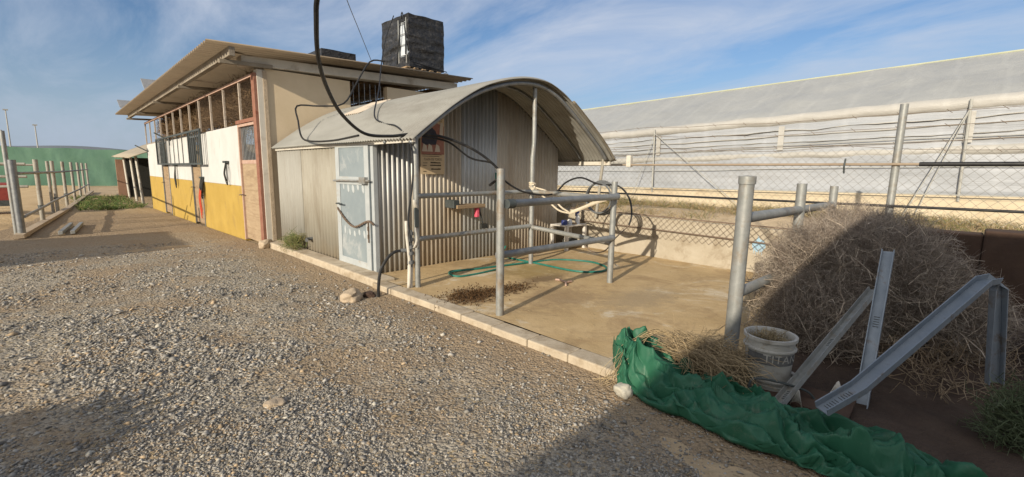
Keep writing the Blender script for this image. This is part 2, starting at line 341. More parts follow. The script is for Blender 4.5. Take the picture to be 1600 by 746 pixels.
def road_mat():
    m, nt, p = new_mat('grey_gravel_and_dust'); v = nt.coord()
    vor = nt.new('ShaderNodeTexVoronoi'); nt.l.new(v, vor.inputs['Vector']); vor.inputs['Scale'].default_value = 48
    vor2 = nt.new('ShaderNodeTexVoronoi'); nt.l.new(v, vor2.inputs['Vector']); vor2.inputs['Scale'].default_value = 21
    sep = nt.new('ShaderNodeSeparateColor'); nt.l.new(vor.outputs['Color'], sep.inputs[0])
    stone = nt.mix(sep.outputs[0], (.20, .175, .14), (.46, .41, .33))
    stone = nt.mix(nt.rng(sep.outputs[1], .86, .9), stone, (.34, .27, .17))
    dust = nt.mix(nt.noise(v, 30, 4), (.25, .18, .112), (.38, .285, .185))
    mask = nt.rng(nt.noise(v, .9, 7, .7, .5), .46, .58)
    sp = nt.new('ShaderNodeSeparateXYZ'); nt.l.new(v, sp.inputs[0])
    near_kerb = nt.rng(nt.math('ADD', sp.outputs['X'], nt.math('MULTIPLY', nt.noise(v, 1.6, 5), 1.1)), 2.5, 3.2, 0, .9)
    far = nt.rng(nt.math('ADD', sp.outputs['Y'], nt.math('MULTIPLY', nt.noise(v, .35, 5), 8.)), 14., 19.)
    dmask = nt.math('MAXIMUM', nt.math('MAXIMUM', nt.math('MULTIPLY', mask, .75), near_kerb), nt.math('MULTIPLY', far, .9))
    col = nt.mix(dmask, stone, dust)
    col = nt.mix(nt.rng(sp.outputs['Y'], 22, 26, 0, .85), col, nt.mix(nt.noise(v, 2.5, 6), (.38, .285, .165), (.49, .38, .235)))
    nt.put(p.inputs['Base Color'], col); p.inputs['Roughness'].default_value = .95; p.inputs['Specular IOR Level'].default_value = .15
    h = nt.math('ADD', nt.math('MULTIPLY', vor.outputs['Distance'], -1.0), nt.math('MULTIPLY', vor2.outputs['Distance'], -1.2))
    b = nt.bump(h, .9, .016); nt.put(p.inputs['Normal'], nt.bump(nt.noise(v, 9, 6, .7), .7, .05, b)); return m
M['road'] = road_mat()
M['dirt'] = surf('dry_dirt', (.38, .28, .17), (.48, .365, .23), 1.2, .97, 0, .8, 20, dirt=(.21, .15, .09), dscale=.5, bdist=.03)
M['sand'] = surf('paddock_sand', (.50, .35, .18), (.60, .44, .25), 1.5, .97, 0, .8, 14, dirt=(.42, .29, .155), dscale=.7, bdist=.03)
M['bank'] = surf('sandy_bank', (0.389, 0.302, 0.2), (0.486, 0.389, 0.265), 1.6, .97, 0, .8, 22, dirt=(0.292, 0.216, 0.13), dscale=1.2, bdist=.03)
def floor_mat():
    m, nt, p = new_mat('sandy_concrete_floor'); v = nt.coord()
    col = nt.mix(nt.rng(nt.noise(v, 2.2, 7, .65, .4), .3, .7), (.40, .285, .145), (.50, .37, .205))
    col = nt.mix(nt.rng(nt.noise(v, 1.1, 8, .7, .6), .55, .64), col, (.56, .48, .35))
    col = nt.mix(nt.rng(nt.noise(nt.coord((1, 1, 1), (0, 0, 1)), 1.7, 8, .72, .7), .50, .70), col, (.28, .19, .10))
    for cx, cy, rx, ry, c in ((3.55, 4.25, .55, .42, (.12, .065, .03)), (4.15, 4.15, .55, .25, (.17, .11, .055)), (4.9, 4.3, .6, .3, (.15, .10, .055)), (5.3, 4.75, 1.1, .55, (.30, .215, .085)), (4.3, 3.5, .8, .5, (.30, .21, .115)), (5.0, 2.8, .9, .5, (.33, .25, .15))):
        d = nt.new('ShaderNodeVectorMath', operation='SUBTRACT'); nt.l.new(v, d.inputs[0]); d.inputs[1].default_value = (cx, cy, .06)
        s = nt.new('ShaderNodeVectorMath', operation='MULTIPLY'); nt.l.new(d.outputs[0], s.inputs[0]); s.inputs[1].default_value = (1 / rx, 1 / ry, 0)
        L = nt.new('ShaderNodeVectorMath', operation='LENGTH'); nt.l.new(s.outputs[0], L.inputs[0])
        f = nt.math('ADD', L.outputs['Value'], nt.math('MULTIPLY', nt.math('SUBTRACT', nt.noise(v, 7, 8, .75), .5), 2.2))
        col = nt.mix(nt.rng(f, .35, .95, .85, 0.), col, c)
    nt.put(p.inputs['Base Color'], col); p.inputs['Roughness'].default_value = .88; p.inputs['Specular IOR Level'].default_value = .3
    b = nt.bump(nt.noise(v, 5, 6, .7), .4, .03); nt.put(p.inputs['Normal'], nt.bump(nt.noise(v, 70, 4), .4, .006, b)); return m
M['floor'] = floor_mat()
def gh_mat(name, a, b, streak):
    m, nt, p = new_mat(name); v = nt.coord(streak)
    col = nt.mix(nt.rng(nt.noise(v, 1.5, 8, .7, .5), .3, .7), a, b)
    col = nt.mix(nt.rng(nt.noise(nt.coord(), .5, 6, .7, .8), .5, .8, 0, .6), col, tuple(c * .82 for c in a))
    wv = nt.new('ShaderNodeTexWave', wave_type='BANDS', bands_direction='Y'); nt.l.new(nt.coord(), wv.inputs['Vector']); wv.inputs['Scale'].default_value = .42; wv.inputs['Distortion'].default_value = 3.; wv.inputs['Detail'].default_value = 3
    col = nt.mix(nt.rng(wv.outputs['Fac'], .93, 1.0, 0, .22), col, tuple(min(1, c * 1.15) for c in b))
    nt.put(p.inputs['Base Color'], col); p.inputs['Roughness'].default_value = .45; p.inputs['Specular IOR Level'].default_value = .4
    bb = nt.bump(nt.noise(v, 2.2, 7, .65, .5), .5, .05); nt.put(p.inputs['Normal'], bb); return m
M['gh_roof'] = gh_mat('milky_greenhouse_film', (0.305, 0.312, 0.305), (0.362, 0.366, 0.35), (.5, 1.4, 2))
M['gh_wall'] = gh_mat('grey_greenhouse_film', (0.29, 0.31, 0.338), (0.37, 0.387, 0.414), (1, .25, 3))
M['gh_strip'] = gh_mat('dusty_film_fold', (.345, .335, .31), (.41, .40, .375), (1, .6, 2))
M['gh_ridge'] = surf('yellow_green_ridge', (.34, .355, .25), (.40, .415, .30), 3, .7, 0, 0)

def gz(y): return -.014 * min(max(y - 9, 0), 17)

# ------------------------------------------------------------------ ground
xs = np.concatenate([[-2500, -600, -150, -60], np.arange(-30, 3.01, 1.5), [3.0], [12, 40, 150, 600, 2500]])
ys = np.concatenate([[-2500, -300, -60, -20, -5, 0, 4], np.arange(9, 27, 1.0), [35, 60, 150, 600, 2500]])
t = MB(); t.add([(x, y, gz(y) - .03) for x in xs for y in ys], [(i * len(ys) + j, (i + 1) * len(ys) + j, (i + 1) * len(ys) + j + 1, i * len(ys) + j + 1) for i in range(len(xs) - 1) for j in range(len(ys) - 1)])
tag(t.build('terrain', M['dirt']), kind='structure')
def road_z(x, y):
    p = Vector((x * .55, y * .55, 0))
    z = .045 * noise.noise(p) + .016 * noise.noise(p * 4.1) + .006 * noise.noise(p * 11)
    return z * min(1, max(.1, (3.05 - x) / .5)) + gz(y)
gx_ = np.concatenate([np.linspace(-6, -1.5, 12), np.linspace(-1.2, 2.97, 90)])
gy_ = np.concatenate([np.linspace(-5, -.2, 10), np.linspace(0, 7, 150), np.linspace(7.1, 14, 80), np.linspace(14.2, 40, 60)])
t = MB(); t.add([(x, y, road_z(x, y)) for x in gx_ for y in gy_], [(i * len(gy_) + j, (i + 1) * len(gy_) + j, (i + 1) * len(gy_) + j + 1, i * len(gy_) + j + 1) for i in range(len(gx_) - 1) for j in range(len(gy_) - 1)])
tag(t.build('gravel_road', M['road'], smooth=True), kind='structure')
t = MB(); t.sheet(12, 40, lambda u, v: (-14 + u * (13.55 + v * 2.7), 15 + v * 42, (gz(15 + v * 42) + .08 if .01 < v and u < .99 else -.3) + .05 * noise.noise((u * 9, v * 25, 3))))
tag(t.build('paddock_sand', M['sand'], smooth=True), kind='structure')
# wash floor and the strip under the shed
t = MB(); t.sheet(50, 90, lambda u, v: (3.16 + u * 4.54, .9 + v * 5.6, .062 + .012 * noise.noise((u * 5, v * 6, 1))))
tag(t.build('wash_floor', M['floor'], smooth=True), kind='structure')
def soil_z(x, y): return .075 + .10 * max(0, min(1, (x - 3.6) / 2)) * (1 + noise.noise((x * 1.3, y * 1.3, 5))) + .03 * noise.noise((x * 5, y * 5, 2))
t = MB(); t.sheet(70, 60, lambda u, v: (3.02 + u * 4.6, -3.5 + v * 4.75, soil_z(3.02 + u * 4.6, -3.5 + v * 4.75)))
tag(t.build('manure_ground', M['dark_soil'], smooth=True), kind='structure')
# earth bank behind the wash wall, up to the greenhouse
def bank_z(x, y):
    b = np.interp(x, [7.7, 8.0, 8.5, 9.6, 12, 40], [.70, .80, .90, .84, .72, .6])
    return float(b) + .05 * noise.noise((x * 1.2, y * 1.2, 7)) + .02 * noise.noise((x * 4, y * 4, 7))
bx = np.concatenate([np.linspace(7.8, 10, 28), [11, 12, 14, 20, 60]]); by = np.concatenate([[-40, -20, -8], np.linspace(-4, 12, 90), [15, 20, 40, 90]])
t = MB(); t.add([(x, y, bank_z(x, y)) for x in bx for y in by], [(i * len(by) + j, (i + 1) * len(by) + j, (i + 1) * len(by) + j + 1, i * len(by) + j + 1) for i in range(len(bx) - 1) for j in range(len(by) - 1)])
n0 = len(t.v)
t.add([(7.8, y, -.1) for y in by] + [(7.8, y, bank_z(7.8, y)) for y in by], [(j, j + 1, len(by) + j + 1, len(by) + j) for j in range(len(by) - 1)])
tag(t.build('earth_bank', M['bank'], smooth=True), kind='structure')
# far hills
t = MB()
def hill(u, v):
    x = -420 + u * 560; y = 900 + v * 160 - x * .1
    h = 26 + 30 * max(0, noise.noise((x * .006 + 3.3, 1.2, .5)) + .42) * max(0, min(1, (140 - x) / 200))
    return (x, y, -2 + h * math.sin(math.pi * min(v, 1)) ** .7)
t.sheet(90, 9, hill)
M['hill'] = surf('far_hill', (.13, .15, .17), (.17, .185, .2), .02, 1, 0, 0)
tag(t.build('hills', M['hill'], smooth=True), kind='structure')

# ------------------------------------------------------------------ gravel stones (stuff)
def gravel(n):
    r = .55 * np.exp(RNG.random(n * 3) * math.log(11.5 / .55)); a = R(44.68) + (RNG.random(n * 3) - .5) * R(106)
    rr = r + 1.1
    x = rr * np.sin(a); y = rr * np.cos(a)
    k = (x < 2.94) & (x > -3); x, y = x[k], y[k]
    pm = np.array([noise.fractal((px * .9 + 11, py * .9, 2.), 1., 2., 4) for px, py in zip(x, y)])
    k = (RNG.random(len(x)) < np.clip(.60 - pm * 2.2, .14, 1)) & (RNG.random(len(x)) < np.clip((2.95 - x + .5 * pm) / 1.3, .07, 1)); x, y = x[k][:n], y[k][:n]; n = len(x)
    dist = np.hypot(x, y)
    s = np.clip(RNG.lognormal(-5.12, .48, n), .0026, .024) * np.clip(dist / 3.2, .85, 1.5)
    z = np.array([road_z(px, py) for px, py in zip(x, y)])
    oc = np.array([[1, 0, 0], [-1, 0, 0], [0, 1, 0], [0, -1, 0], [0, 0, 1], [0, 0, -1]], float)
    v = oc[None] * (1 + (RNG.random((n, 6, 1)) - .5) * .7) * (s[:, None, None]) * (np.array([1.25, .95, .5])[None, None] * (1 + (RNG.random((n, 1, 3)) - .5) * .5))
    v += (RNG.random((n, 6, 3)) - .5) * s[:, None, None] * .5
    th = RNG.random(n) * 6.283; c_, s_ = np.cos(th)[:, None], np.sin(th)[:, None]
    vx = v[..., 0] * c_ - v[..., 1] * s_; vy = v[..., 0] * s_ + v[..., 1] * c_
    tl = (RNG.random((n, 1)) - .5) * .9; vz = v[..., 2] + vx * tl
    P = np.stack([vx + x[:, None], vy + y[:, None], vz + z[:, None] + s[:, None] * .22], -1)
    f = np.array([[0, 2, 4], [2, 1, 4], [1, 3, 4], [3, 0, 4], [2, 0, 5], [1, 2, 5], [3, 1, 5], [0, 3, 5]])[None] + (np.arange(n) * 6)[:, None, None]
    g = (.17 + RNG.random(n) ** 1.5 * .27)[:, None] * np.array([[1.0, .935, .83]])
    kk = RNG.random(n); g[kk > .88] = np.array([.38, .29, .19]) * (.7 + .5 * RNG.random(((kk > .88).sum(), 1)))
    g[kk > .985] = np.array([.48, .45, .38]); g[kk < .12] *= .7
    o = np_mesh('gravel_stones', P.reshape(-1, 3), f.reshape(-1, 3), M['stone'], None, np.repeat(g, 6, 0))
    tag(o, 'loose grey and tan gravel stones strewn over the yard', 'gravel', kind='stuff')
gravel(110000)

g = np.random.default_rng(55); n = 700
rr = 1.6 + 7 * g.random(n) ** 1.6; aa = R(44.68) + (g.random(n) - .5) * R(100); x = rr * np.sin(aa); y = rr * np.cos(aa); k_ = (x < 2.9) | ((x > 3.2) & (x < 7.5) & (y > 1.6) & (y < 5.9)); x, y = x[k_], y[k_]; n = len(x)
z = np.array([road_z(a, b) for a, b in zip(x, y)]) + .012; z = np.where(x > 3, .075, z); th = g.random(n) * 6.28; L = .015 + .05 * g.random(n)
o = seg_mesh('straw_bits', np.stack([x, y, z], -1), np.stack([x + L * np.cos(th), y + L * np.sin(th), z + .006], -1), .0022, .0018, M['twig'], None, np.array([[.42, .33, .19]]) * (.5 + .7 * g.random((n, 1))))
tag(o, 'bits of dry straw lying about the gravel yard and wash floor', 'straw', kind='stuff')

# ------------------------------------------------------------------ kerb
k = empty('kerb', (3.08, 3.5, 0), 'low sandy concrete block kerb edging the wash floor', 'kerb')
y = 1.35
i = 0
while y < 5.6:
    L = .47 + .05 * random.random(); dx = (random.random() - .5) * .012; h = .066 + random.random() * .010
    b = MB(); b.box(2.955 + dx, 3.15 + dx, y, y + L - .008, -.1, h)
    b.build('kerb_block', M['concrete_kerb'], k, bevel=.012)
    y += L
b = MB(); b.box(2.99, 3.275, 5.62, 10.3, -.1, .10)
pl = b.build('shed_plinth', M['concrete_kerb'], bevel=.02); tag(pl, 'worn concrete plinth running along the foot of the cream shed wall', 'plinth')

# ------------------------------------------------------------------ stable
FX, GY, FE = 3.0, 10.45, 25.7
def zr(x): return 3.78 + .033 * (x - 2.1)
S = empty('stable', (FX, GY, 0), 'long stable with white and ochre front, barred doors and a flat overhanging roof', 'stable')
for y0, y1 in ((11.75, 15.6), (16.95, 20.8), (22.3, 25.7)):
    MB().box(FX, FX + .16, y0, y1, -.5, 1.18).build('lower_wall', M['yellow_paint'], S, bevel=.01)
    MB().box(FX, FX + .158, y0 + .001, y1 - .001, 1.18, 2.53).build('upper_wall', M['white_paint'], S, bevel=.015)
MB().box(FX + .02, FX + .16, 10.25, 10.447, -.3, 3.52).build('corner_pillar', M['plaster_pale'], S, bevel=.008)
# gable wall round its window
g = MB(); g.box(FX + .17, 4.95, 10.27, GY + .0, -.3, 3.55); g.box(5.88, 7.9, 10.27, GY, -.3, 3.55); g.box(4.95, 5.88, 10.27, GY, -.3, 2.75)
g.build('gable_wall', M['plaster'], S)
MB().box(FX + .13, FX + .20, 10.235, 10.262, -.2, 3.5).build('corner_strip', M['rock'], S)
b = MB(); b.prism([(2.75, 10.2, zr(2.75) - .25), (7.95, 10.2, zr(8.0) - .25), (7.95, 10.2, zr(8.0) - .075), (2.75, 10.2, zr(2.75) - .075)], (0, .3, 0))
b.build('gable_beam', M['plaster_pale'], S, bevel=.01)
w = MB().box(4.95, 5.88, 10.36, 10.39, 2.75, 2.79).box(4.95, 5.88, 10.36, 10.39, 3.1, 3.13).build('window', M['dark_metal'], S)
bb = MB()
for q in range(6): bb.tube([(5.06 + q * .138, 10.345, 2.75), (5.06 + q * .138, 10.345, 3.56)], .008, 6)
bb.build('window_bars', M['galv_dark'], w)
MB().box(7.84, 8.0, GY + .18, FE, -.3, 2.75).build('back_wall', M['plaster'], S)
MB().box(7.86, 7.99, GY + .2, FE, 3.1, 3.88).build('rear_boards', M['wood'], S)
MB().box(FX + .16, 7.84, FE - .18, FE, -.3, 2.6).build('end_wall', M['plaster'], S)
for yy in (15.9, 21.3):
    MB().box(FX + .3, 7.84, yy - .06, yy + .06, -.3, 2.3).build('partition', M['plaster'], S)
for yy in (GY + 3.9, GY + 7.8, GY + 11.6):
    MB().box(7.7, 7.838, yy - .08, yy + .08, 2.0, 3.85).build('rear_post', M['concrete'], S)
MB().box(FX + .2, 7.84, 10.7, 25.4, -.28, -.24).build('stall_floor', M['dark_soil'], S)
# roof: corrugated fibre cement sheet
def corr_sheet(mb, p0, du, dv, nrm, pitch, amp, nv=2, spp=6, top=None, bottom=None):
    p0, du, dv, nrm = Vector(p0), Vector(du), Vector(dv), Vector(nrm); L = du.length; nu = int(L / pitch * spp) + 1
    def f(u, v):
        p = p0 + du * u + dv * v + nrm * (amp * math.sin(2 * math.pi * u * L / pitch)); return p
    mb.sheet(nu, nv, f); return mb
rf = MB(); corr_sheet(rf, (2.1, 9.72, zr(2.1)), (0, 16.5, 0), (6.0, 0, zr(8.1) - zr(2.1)), (0, 0, 1), .177, .024, nv=2, spp=6)
roof = rf.build('roof', M['fibro_under'], S, smooth=True, solid=.012)
MB().obox((2.5, 9.78, zr(2.5) - .115), (2.5, 25.6, zr(2.5) - .115), .10, .16).build('eave_beam', M['beam_grey'], S, bevel=.008)
for x in (3.6, 4.7, 5.8, 6.9):
    MB().obox((x, 10.66, zr(x) - .085), (x, 25.6, zr(x) - .085), .07, .11).build('roof_purlin', M['wood'], S)
rm = MB()
for yy in (10.2, 14.2, 18.2, 22.2, 25.4):
    o = MB().obox((2.38, yy, zr(2.4) - .235), (3.3, yy, zr(3.3) - .235), .09, .07).build('roof_bracket', M['beam_grey'], S)
for px in ((2.500, 19.626, 4.312), (2.500, 27.387, 4.395)):
    m = MB(); m.prism([(px[0] - .2, px[1], px[2] + .12), (px[0] + .3, px[1], px[2] + .12), (px[0] + .3, px[1], px[2] - .22), (px[0] - .12, px[1], px[2] - .22)], (0, .05, 0)); m.build('roof_flap', M['gh_wall'], roof)
# door frames and doors
def stable_door(y0, y1, top, mat, fr, barred, boards_top):
    d = MB(); d.box(FX + .03, FX + .075, y0 + .05, y1 - .05, gz(y0) + .03, boards_top); o = d.build('door', mat, S, bevel=.004)
    gr = MB()
    for q in range(1, 6): gr.box(FX + .024, FX + .0285, y0 + .06, y1 - .06, gz(y0) + boards_top * q / 6 - .003, gz(y0) + boards_top * q / 6 + .003)
    gr.build('board_gap', M['wood'], o)
    f = MB()
    for yy in (y0, y1 - .055): f.box(FX - .012, FX + .09, yy, yy + .055, gz(y0), top)
    f.box(FX - .010, FX + .088, y0 + .055, y1 - .055, top - .06, top - .002)
    f.build('door_frame', fr, S, bevel=.004)
    if barred:
        q = MB(); n = 11
        for i in range(n + 1):
            yy = y0 + .1 + (y1 - y0 - .2) * i / n; q.tube([(FX + .04, yy, boards_top), (FX + .04, yy, top - .06)], .009, 6)
        q.build('door_bars', M['galv_dark'], o)
        q = MB(); q.box(FX + .018, FX + .08, y0 + .056, y1 - .056, boards_top - .02, boards_top + .06); q.build('door_rail', fr, o)
    h = MB(); h.tube([(FX - .01, y1 - .16, 1.0), (FX - .04, y1 - .16, 1.0), (FX - .04, y1 - .05, 1.0), (FX - .04, y1 + .1, .98)], .012, 6); h.build('latch', M['rust'], o)
    return o
stable_door(10.45, 11.72, 2.53, M['wood_door'], M['pink_frame'], True, 1.70)
stable_door(15.62, 16.93, 2.5, M['wood'], M['galv_dark'], False, 1.6)
stable_door(20.82, 22.28, 2.5, M['wood'], M['galv_dark'], False, 1.6)
MB().box(FX - .04, FX + .05, 10.262, 10.44, -.05, 3.45).build('red_post', M['red_frame'], S, bevel=.006)
# upper screen: pink rail, pale uprights, wire mesh
fr = MB(); fr.box(FX - .035, FX + .03, 10.44, 25.6, 3.39, 3.45); fr.build('screen_rail', M['pink_frame'], S, bevel=.004)
MB().box(FX - .034, FX + .029, 10.44, 11.75, 2.535, 2.61).build('lintel_rail', M['red_frame'], S, bevel=.004)
for i in range(12):
    yy = 11.4 + i * 1.29
    if yy < 25.6: MB().box(FX - .025, FX + .02, yy - .022, yy + .022, 2.53 if 1 else 0, 3.39).build('screen_upright', M['pale_bar'], S)
def chain_link(name, o, du, dv, cell, r, mat, parent=None, wob=0.):
    """diamond wire net spanned by vectors du, dv from o"""
    o, du, dv = (np.array(q, float) for q in (o, du, dv)); L, H = np.linalg.norm(du), np.linalg.norm(dv); eu, ev = du / L, dv / H
    nx, nz_ = int(L / cell), int(H / cell); P0, P1 = [], []
    nr = np.cross(eu, ev)
    for i in range(nx):
        for j in range(nz_):
            a = np.array([i, j]); c = (i + j) % 2
            q0, q1 = ((i, j), (i + 1, j + 1)) if c == 0 else ((i, j + 1), (i + 1, j))
            w0 = wob * noise.noise((q0[0] * .15, q0[1] * .15, 1)); w1 = wob * noise.noise((q1[0] * .15, q1[1] * .15, 1))
            P0.append(o + eu * q0[0] * cell + ev * q0[1] * cell + nr * w0); P1.append(o + eu * q1[0] * cell + ev * q1[1] * cell + nr * w1)
    return seg_mesh(name, P0, P1, r, r, mat, parent)
chain_link('screen_mesh', (FX + .005, 10.46, 2.62), (0, 5.3, 0), (0, 0, .78), .052, .0022, M['rust'], S)
# barred half doors folded out over the two dark doorways
cg = MB()
CX = FX - .14
for z in (1.66, 2.56): cg.box(CX - .02, CX + .02, 14.7, 22.1, z, z + .05)
for yy in (14.7, 16.25, 20.4, 22.06): cg.box(CX - .018, CX + .018, yy, yy + .05, 1.71, 2.56)
for yy in np.arange(17.2, 20.2, .72): cg.tube([(CX, yy, 1.7), (CX, yy, 2.57)], .012, 6)
for q in range(6):
    for y0 in (14.86, 20.6): cg.box(CX - .008, CX + .008, y0 + q * .24, y0 + .06 + q * .24, 1.71, 2.56)
for yy in (14.9, 18.4, 21.9): cg.tube([(CX, yy, 2.5), (FX + .02, yy, 2.5)], .012, 6)
cg.build('barred_shutter', M['dark_metal'], S)
for yy, z in ((19.9, 2.62), (25.3, 2.36)):
    h = MB(); h.tube([(FX + .02, yy, z - .12), (FX - .05, yy, z - .12), (FX - .42, yy + .25, z + .12)], .025, 6); h.tube([(FX - .05, yy, z - .3), (FX - .05, yy, z)], .02, 6)
    h.build('saddle_rack', M['dark_metal'], S)
# dry brush stored behind the screen
def twigs(name, mat, parent, c, rad, n, seg, L, r, cols, seed, curl=.5, updir=(0, 0, 0), spread=1.0, sub=True):
    g = np.random.default_rng(seed); P0, P1, R0, R1, CC = [], [], [], [], []
    c = np.array(c, float); rad = np.array(rad, float) if hasattr(rad, '__len__') else np.array([rad] * 3, float)
    d0 = g.normal(size=(n, 3)); d0 /= np.linalg.norm(d0, axis=1, keepdims=True)
    p = c + d0 * rad * (g.random((n, 1)) ** .5) * spread * .75
    d = d0 * .8 + np.array(updir) + g.normal(size=(n, 3)) * .55; d /= np.linalg.norm(d, axis=1, keepdims=True)
    col = np.array(cols)[g.integers(0, len(cols), n)] * (.75 + .5 * g.random((n, 1)))
    rr = r * (.6 + .8 * g.random(n))
    for k in range(seg):
        l = L * (.6 + .8 * g.random((n, 1))); q = p + d * l
        P0.append(p); P1.append(q); R0.append(rr * (1 - k / seg * .6)); R1.append(rr * (1 - (k + 1) / seg * .6)); CC.append(col)
        if sub:
            ds = d + g.normal(size=(n, 3)) * .8; ds /= np.linalg.norm(ds, axis=1, keepdims=True)
            P0.append(q); P1.append(q + ds * l * 1.1); R0.append(rr * .6); R1.append(rr * .3); CC.append(col * 1.08)
        out = (q - c) / rad; far = np.linalg.norm(out, axis=1, keepdims=True)
        d = d + g.normal(size=(n, 3)) * curl - out / (far + 1e-6) * np.clip(far - .85 - .35 * (g.random((n, 1)) > .85), 0, 1) * 2.0; d /= np.linalg.norm(d, axis=1, keepdims=True); p = q
    return seg_mesh(name, np.concatenate(P0), np.concatenate(P1), np.concatenate(R0), np.concatenate(R1), mat, parent, np.concatenate(CC))
for j, yy in enumerate((11.75, 12.9, 14.3, 16.1, 18.2, 20.6, 23.2)):
    o = twigs('brush_bundle', M['twig'], None, (FX + .55, yy, 2.95), (.28, .85, .60), 420, 4, .15, .008, [(.19, .125, .07), (.24, .165, .095), (.13, .085, .05)], 40 + j, .3, (0, 0, .9))
    tag(o, ('dry brown brush bundle behind the screen right over the pink framed door', 'dry brush bundle behind the screen over the near white wall', 'dry brush bundle behind the screen at the far end of the near white wall', 'dry brush bundle behind the screen over the nearer dark doorway', 'dry brush bundle behind the screen over the middle white wall', 'dry brush bundle behind the screen over the farther dark doorway', 'dry brush bundle behind the screen over the farthest white wall')[j], 'brush', 'bundles of dry brush stored under the stable roof')
# tack hanging on the front
def hanging(name, label, y0, z0, L, n, mat, seed, cat='halter'):
    g = random.Random(seed); o = empty(name, (FX - .05, y0, z0), label, cat)
    MB().box(FX - .09, FX + .01, y0 - .12, y0 + .12, z0, z0 + .05).build('hook', M['dark_metal'], o)
    m = MB()
    for i in range(n):
        a = y0 + (g.random() - .5) * .18; l = L * (.6 + .4 * g.random()); w = .05 + .08 * g.random()
        m.tube(spline([(FX - .05, a, z0), (FX - .07 - g.random() * .05, a - w, z0 - l * .5), (FX - .06, a, z0 - l), (FX - .08, a + w, z0 - l * .6), (FX - .05, a + .02, z0)], 5), .012, 5)
    m.build('strap', mat, o); return o
hanging('halter', 'thin chain halter on a hook in the middle of the near white wall', 12.75, 1.70, .55, 2, M['halter'], 1)
hanging('halter', 'looped halter hanging on the middle white wall between dark doorways', 19.2, 1.62, .75, 3, M['halter'], 2)
o = hanging('halter', 'big bunch of dark halters hanging beside the nearer dark doorway', 15.45, 1.28, .6, 12, M['halter'], 3)
m = MB()
for i in range(3): m.tube(spline([(FX - .1, 15.36 + i * .07, 1.0), (FX - .14, 15.3 + i * .09, .7), (FX - .1, 15.42 + i * .05, .35 - .1 * i)], 5), .014, 5)
m.build('lead_rope', M['red_rope'], o)

# things on the roof
ZR = zr(7) + .03
T = empty('water_tank', (7.0, 10.85, ZR), 'tall cube water tank wrapped in wrinkled black plastic on the stable roof', 'water tank')
X0, X1, Y0, Y1, Z0, Z1 = 6.47, 7.52, 10.2, 11.5, ZR + .13, 5.36
def wrap_box(mb, x0, x1, y0, y1, z0, z1, amp, seed, n=26, sk=()):
    def wob(p):
        q = Vector(p); d = Vector((noise.noise(q * 2.2 + V(seed, 0, 0)), noise.noise(q * 2.2 + V(0, seed, 0)), noise.noise(q * 3 + V(0, 0, seed))))
        e = noise.noise(Vector((q.x * 1.5, q.y * 1.5, q.z * 9 + seed))) * .6
        return q + d * amp * .6 + Vector((e, e, 0)) * amp * 1.5
    if 'front' not in sk: mb.sheet(n, n, lambda u, v: wob((x0 + (x1 - x0) * u, y0, z0 + (z1 - z0) * v)))
    mb.sheet(n, n, lambda u, v: wob((x1, y0 + (y1 - y0) * u, z0 + (z1 - z0) * v)))
    mb.sheet(n, n, lambda u, v: wob((x1 + (x0 - x1) * u, y1, z0 + (z1 - z0) * v)))
    mb.sheet(n, n, lambda u, v: wob((x0, y1 + (y0 - y1) * u, z0 + (z1 - z0) * v)))
    mb.sheet(n, n, lambda u, v: wob((x0 + (x1 - x0) * u, y0 + (y1 - y0) * v, z1)))
    return mb
MB().box(X0 + .04, X1 - .04, Y0 + .04, Y1 - .04, Z0 + .02, Z1 - .05).build('tank_body', M['tank_plastic'], T, bevel=.03)
wr = MB(); wrap_box(wr, X0, X1, Y0, Y1, Z0, Z1, .05, 3., 40)
# the wrap gapes open beside the near corner: drop those faces
keep = []
for f in wr.f:
    c = sum((Vector(wr.v[i]) for i in f), Vector()) / 4
    gap = (abs(c.y - Y0) > .12 and c.x < X0 + .1 and Y0 + .11 < c.y < Y0 + .44 and Z0 + .28 < c.z < Z1 - .14)
    if not gap: keep.append(f)
wr.f = keep
wr.build('plastic_wrap', M['black_wrap'], T, smooth=True)
cg = MB()
for z in np.linspace(Z0 + .3, Z1 - .2, 4): cg.tube([(X0 + .005, Y0 + .08, z), (X0 + .005, Y0 + .42, z)], .009, 6)
for yy in (Y0 + .1, Y0 + .45): cg.tube([(X0 - .012, yy, Z0 + .1), (X0 - .012, yy, Z1 - .1)], .016, 6)
cg.build('cage_bars', M['galv'], T)
p = MB()
for yy in (Y0 + .05, (Y0 + Y1) / 2, Y1 - .05): p.box(X0 - .12, X1 + .2, yy - .06, yy + .06, ZR - .01, ZR + .10)
for xx in np.linspace(X0 - .05, X1 + .05, 6): p.box(xx - .05, xx + .05, Y0 - .04, Y1, ZR + .102, ZR + .125)
p.build('pallet', M['wood'], T)
m = MB(); m.tube(spline([(X0 - .03, Y0 + .55, Z0 + .0), (X0 - .05, Y0 + .35, Z0 + .8), (X0 - .02, Y0 + .25, Z1 + .05), (X0 - .045, Y0 + .08, Z0 + .75), (X0 - .04, Y0 + .1, Z0 + .3)], 6), .014, 6)
m.tube([(X0 + .02, Y0 - .05, Z0 + .12), (X1 + .04, Y0 - .06, Z0 + .02)], .012, 6)
m.build('tie_rope', M['black_pipe'], T)
bx_ = MB(); wrap_box(bx_, 4.73, 5.58, 11.2, 12.04, zr(5) + .03, 4.39, .012, 9., 12)
o = bx_.build('black_crate', M['black_wrap'], smooth='auto'); tag(o, 'low black plastic covered crate lying on the stable roof', 'crate')

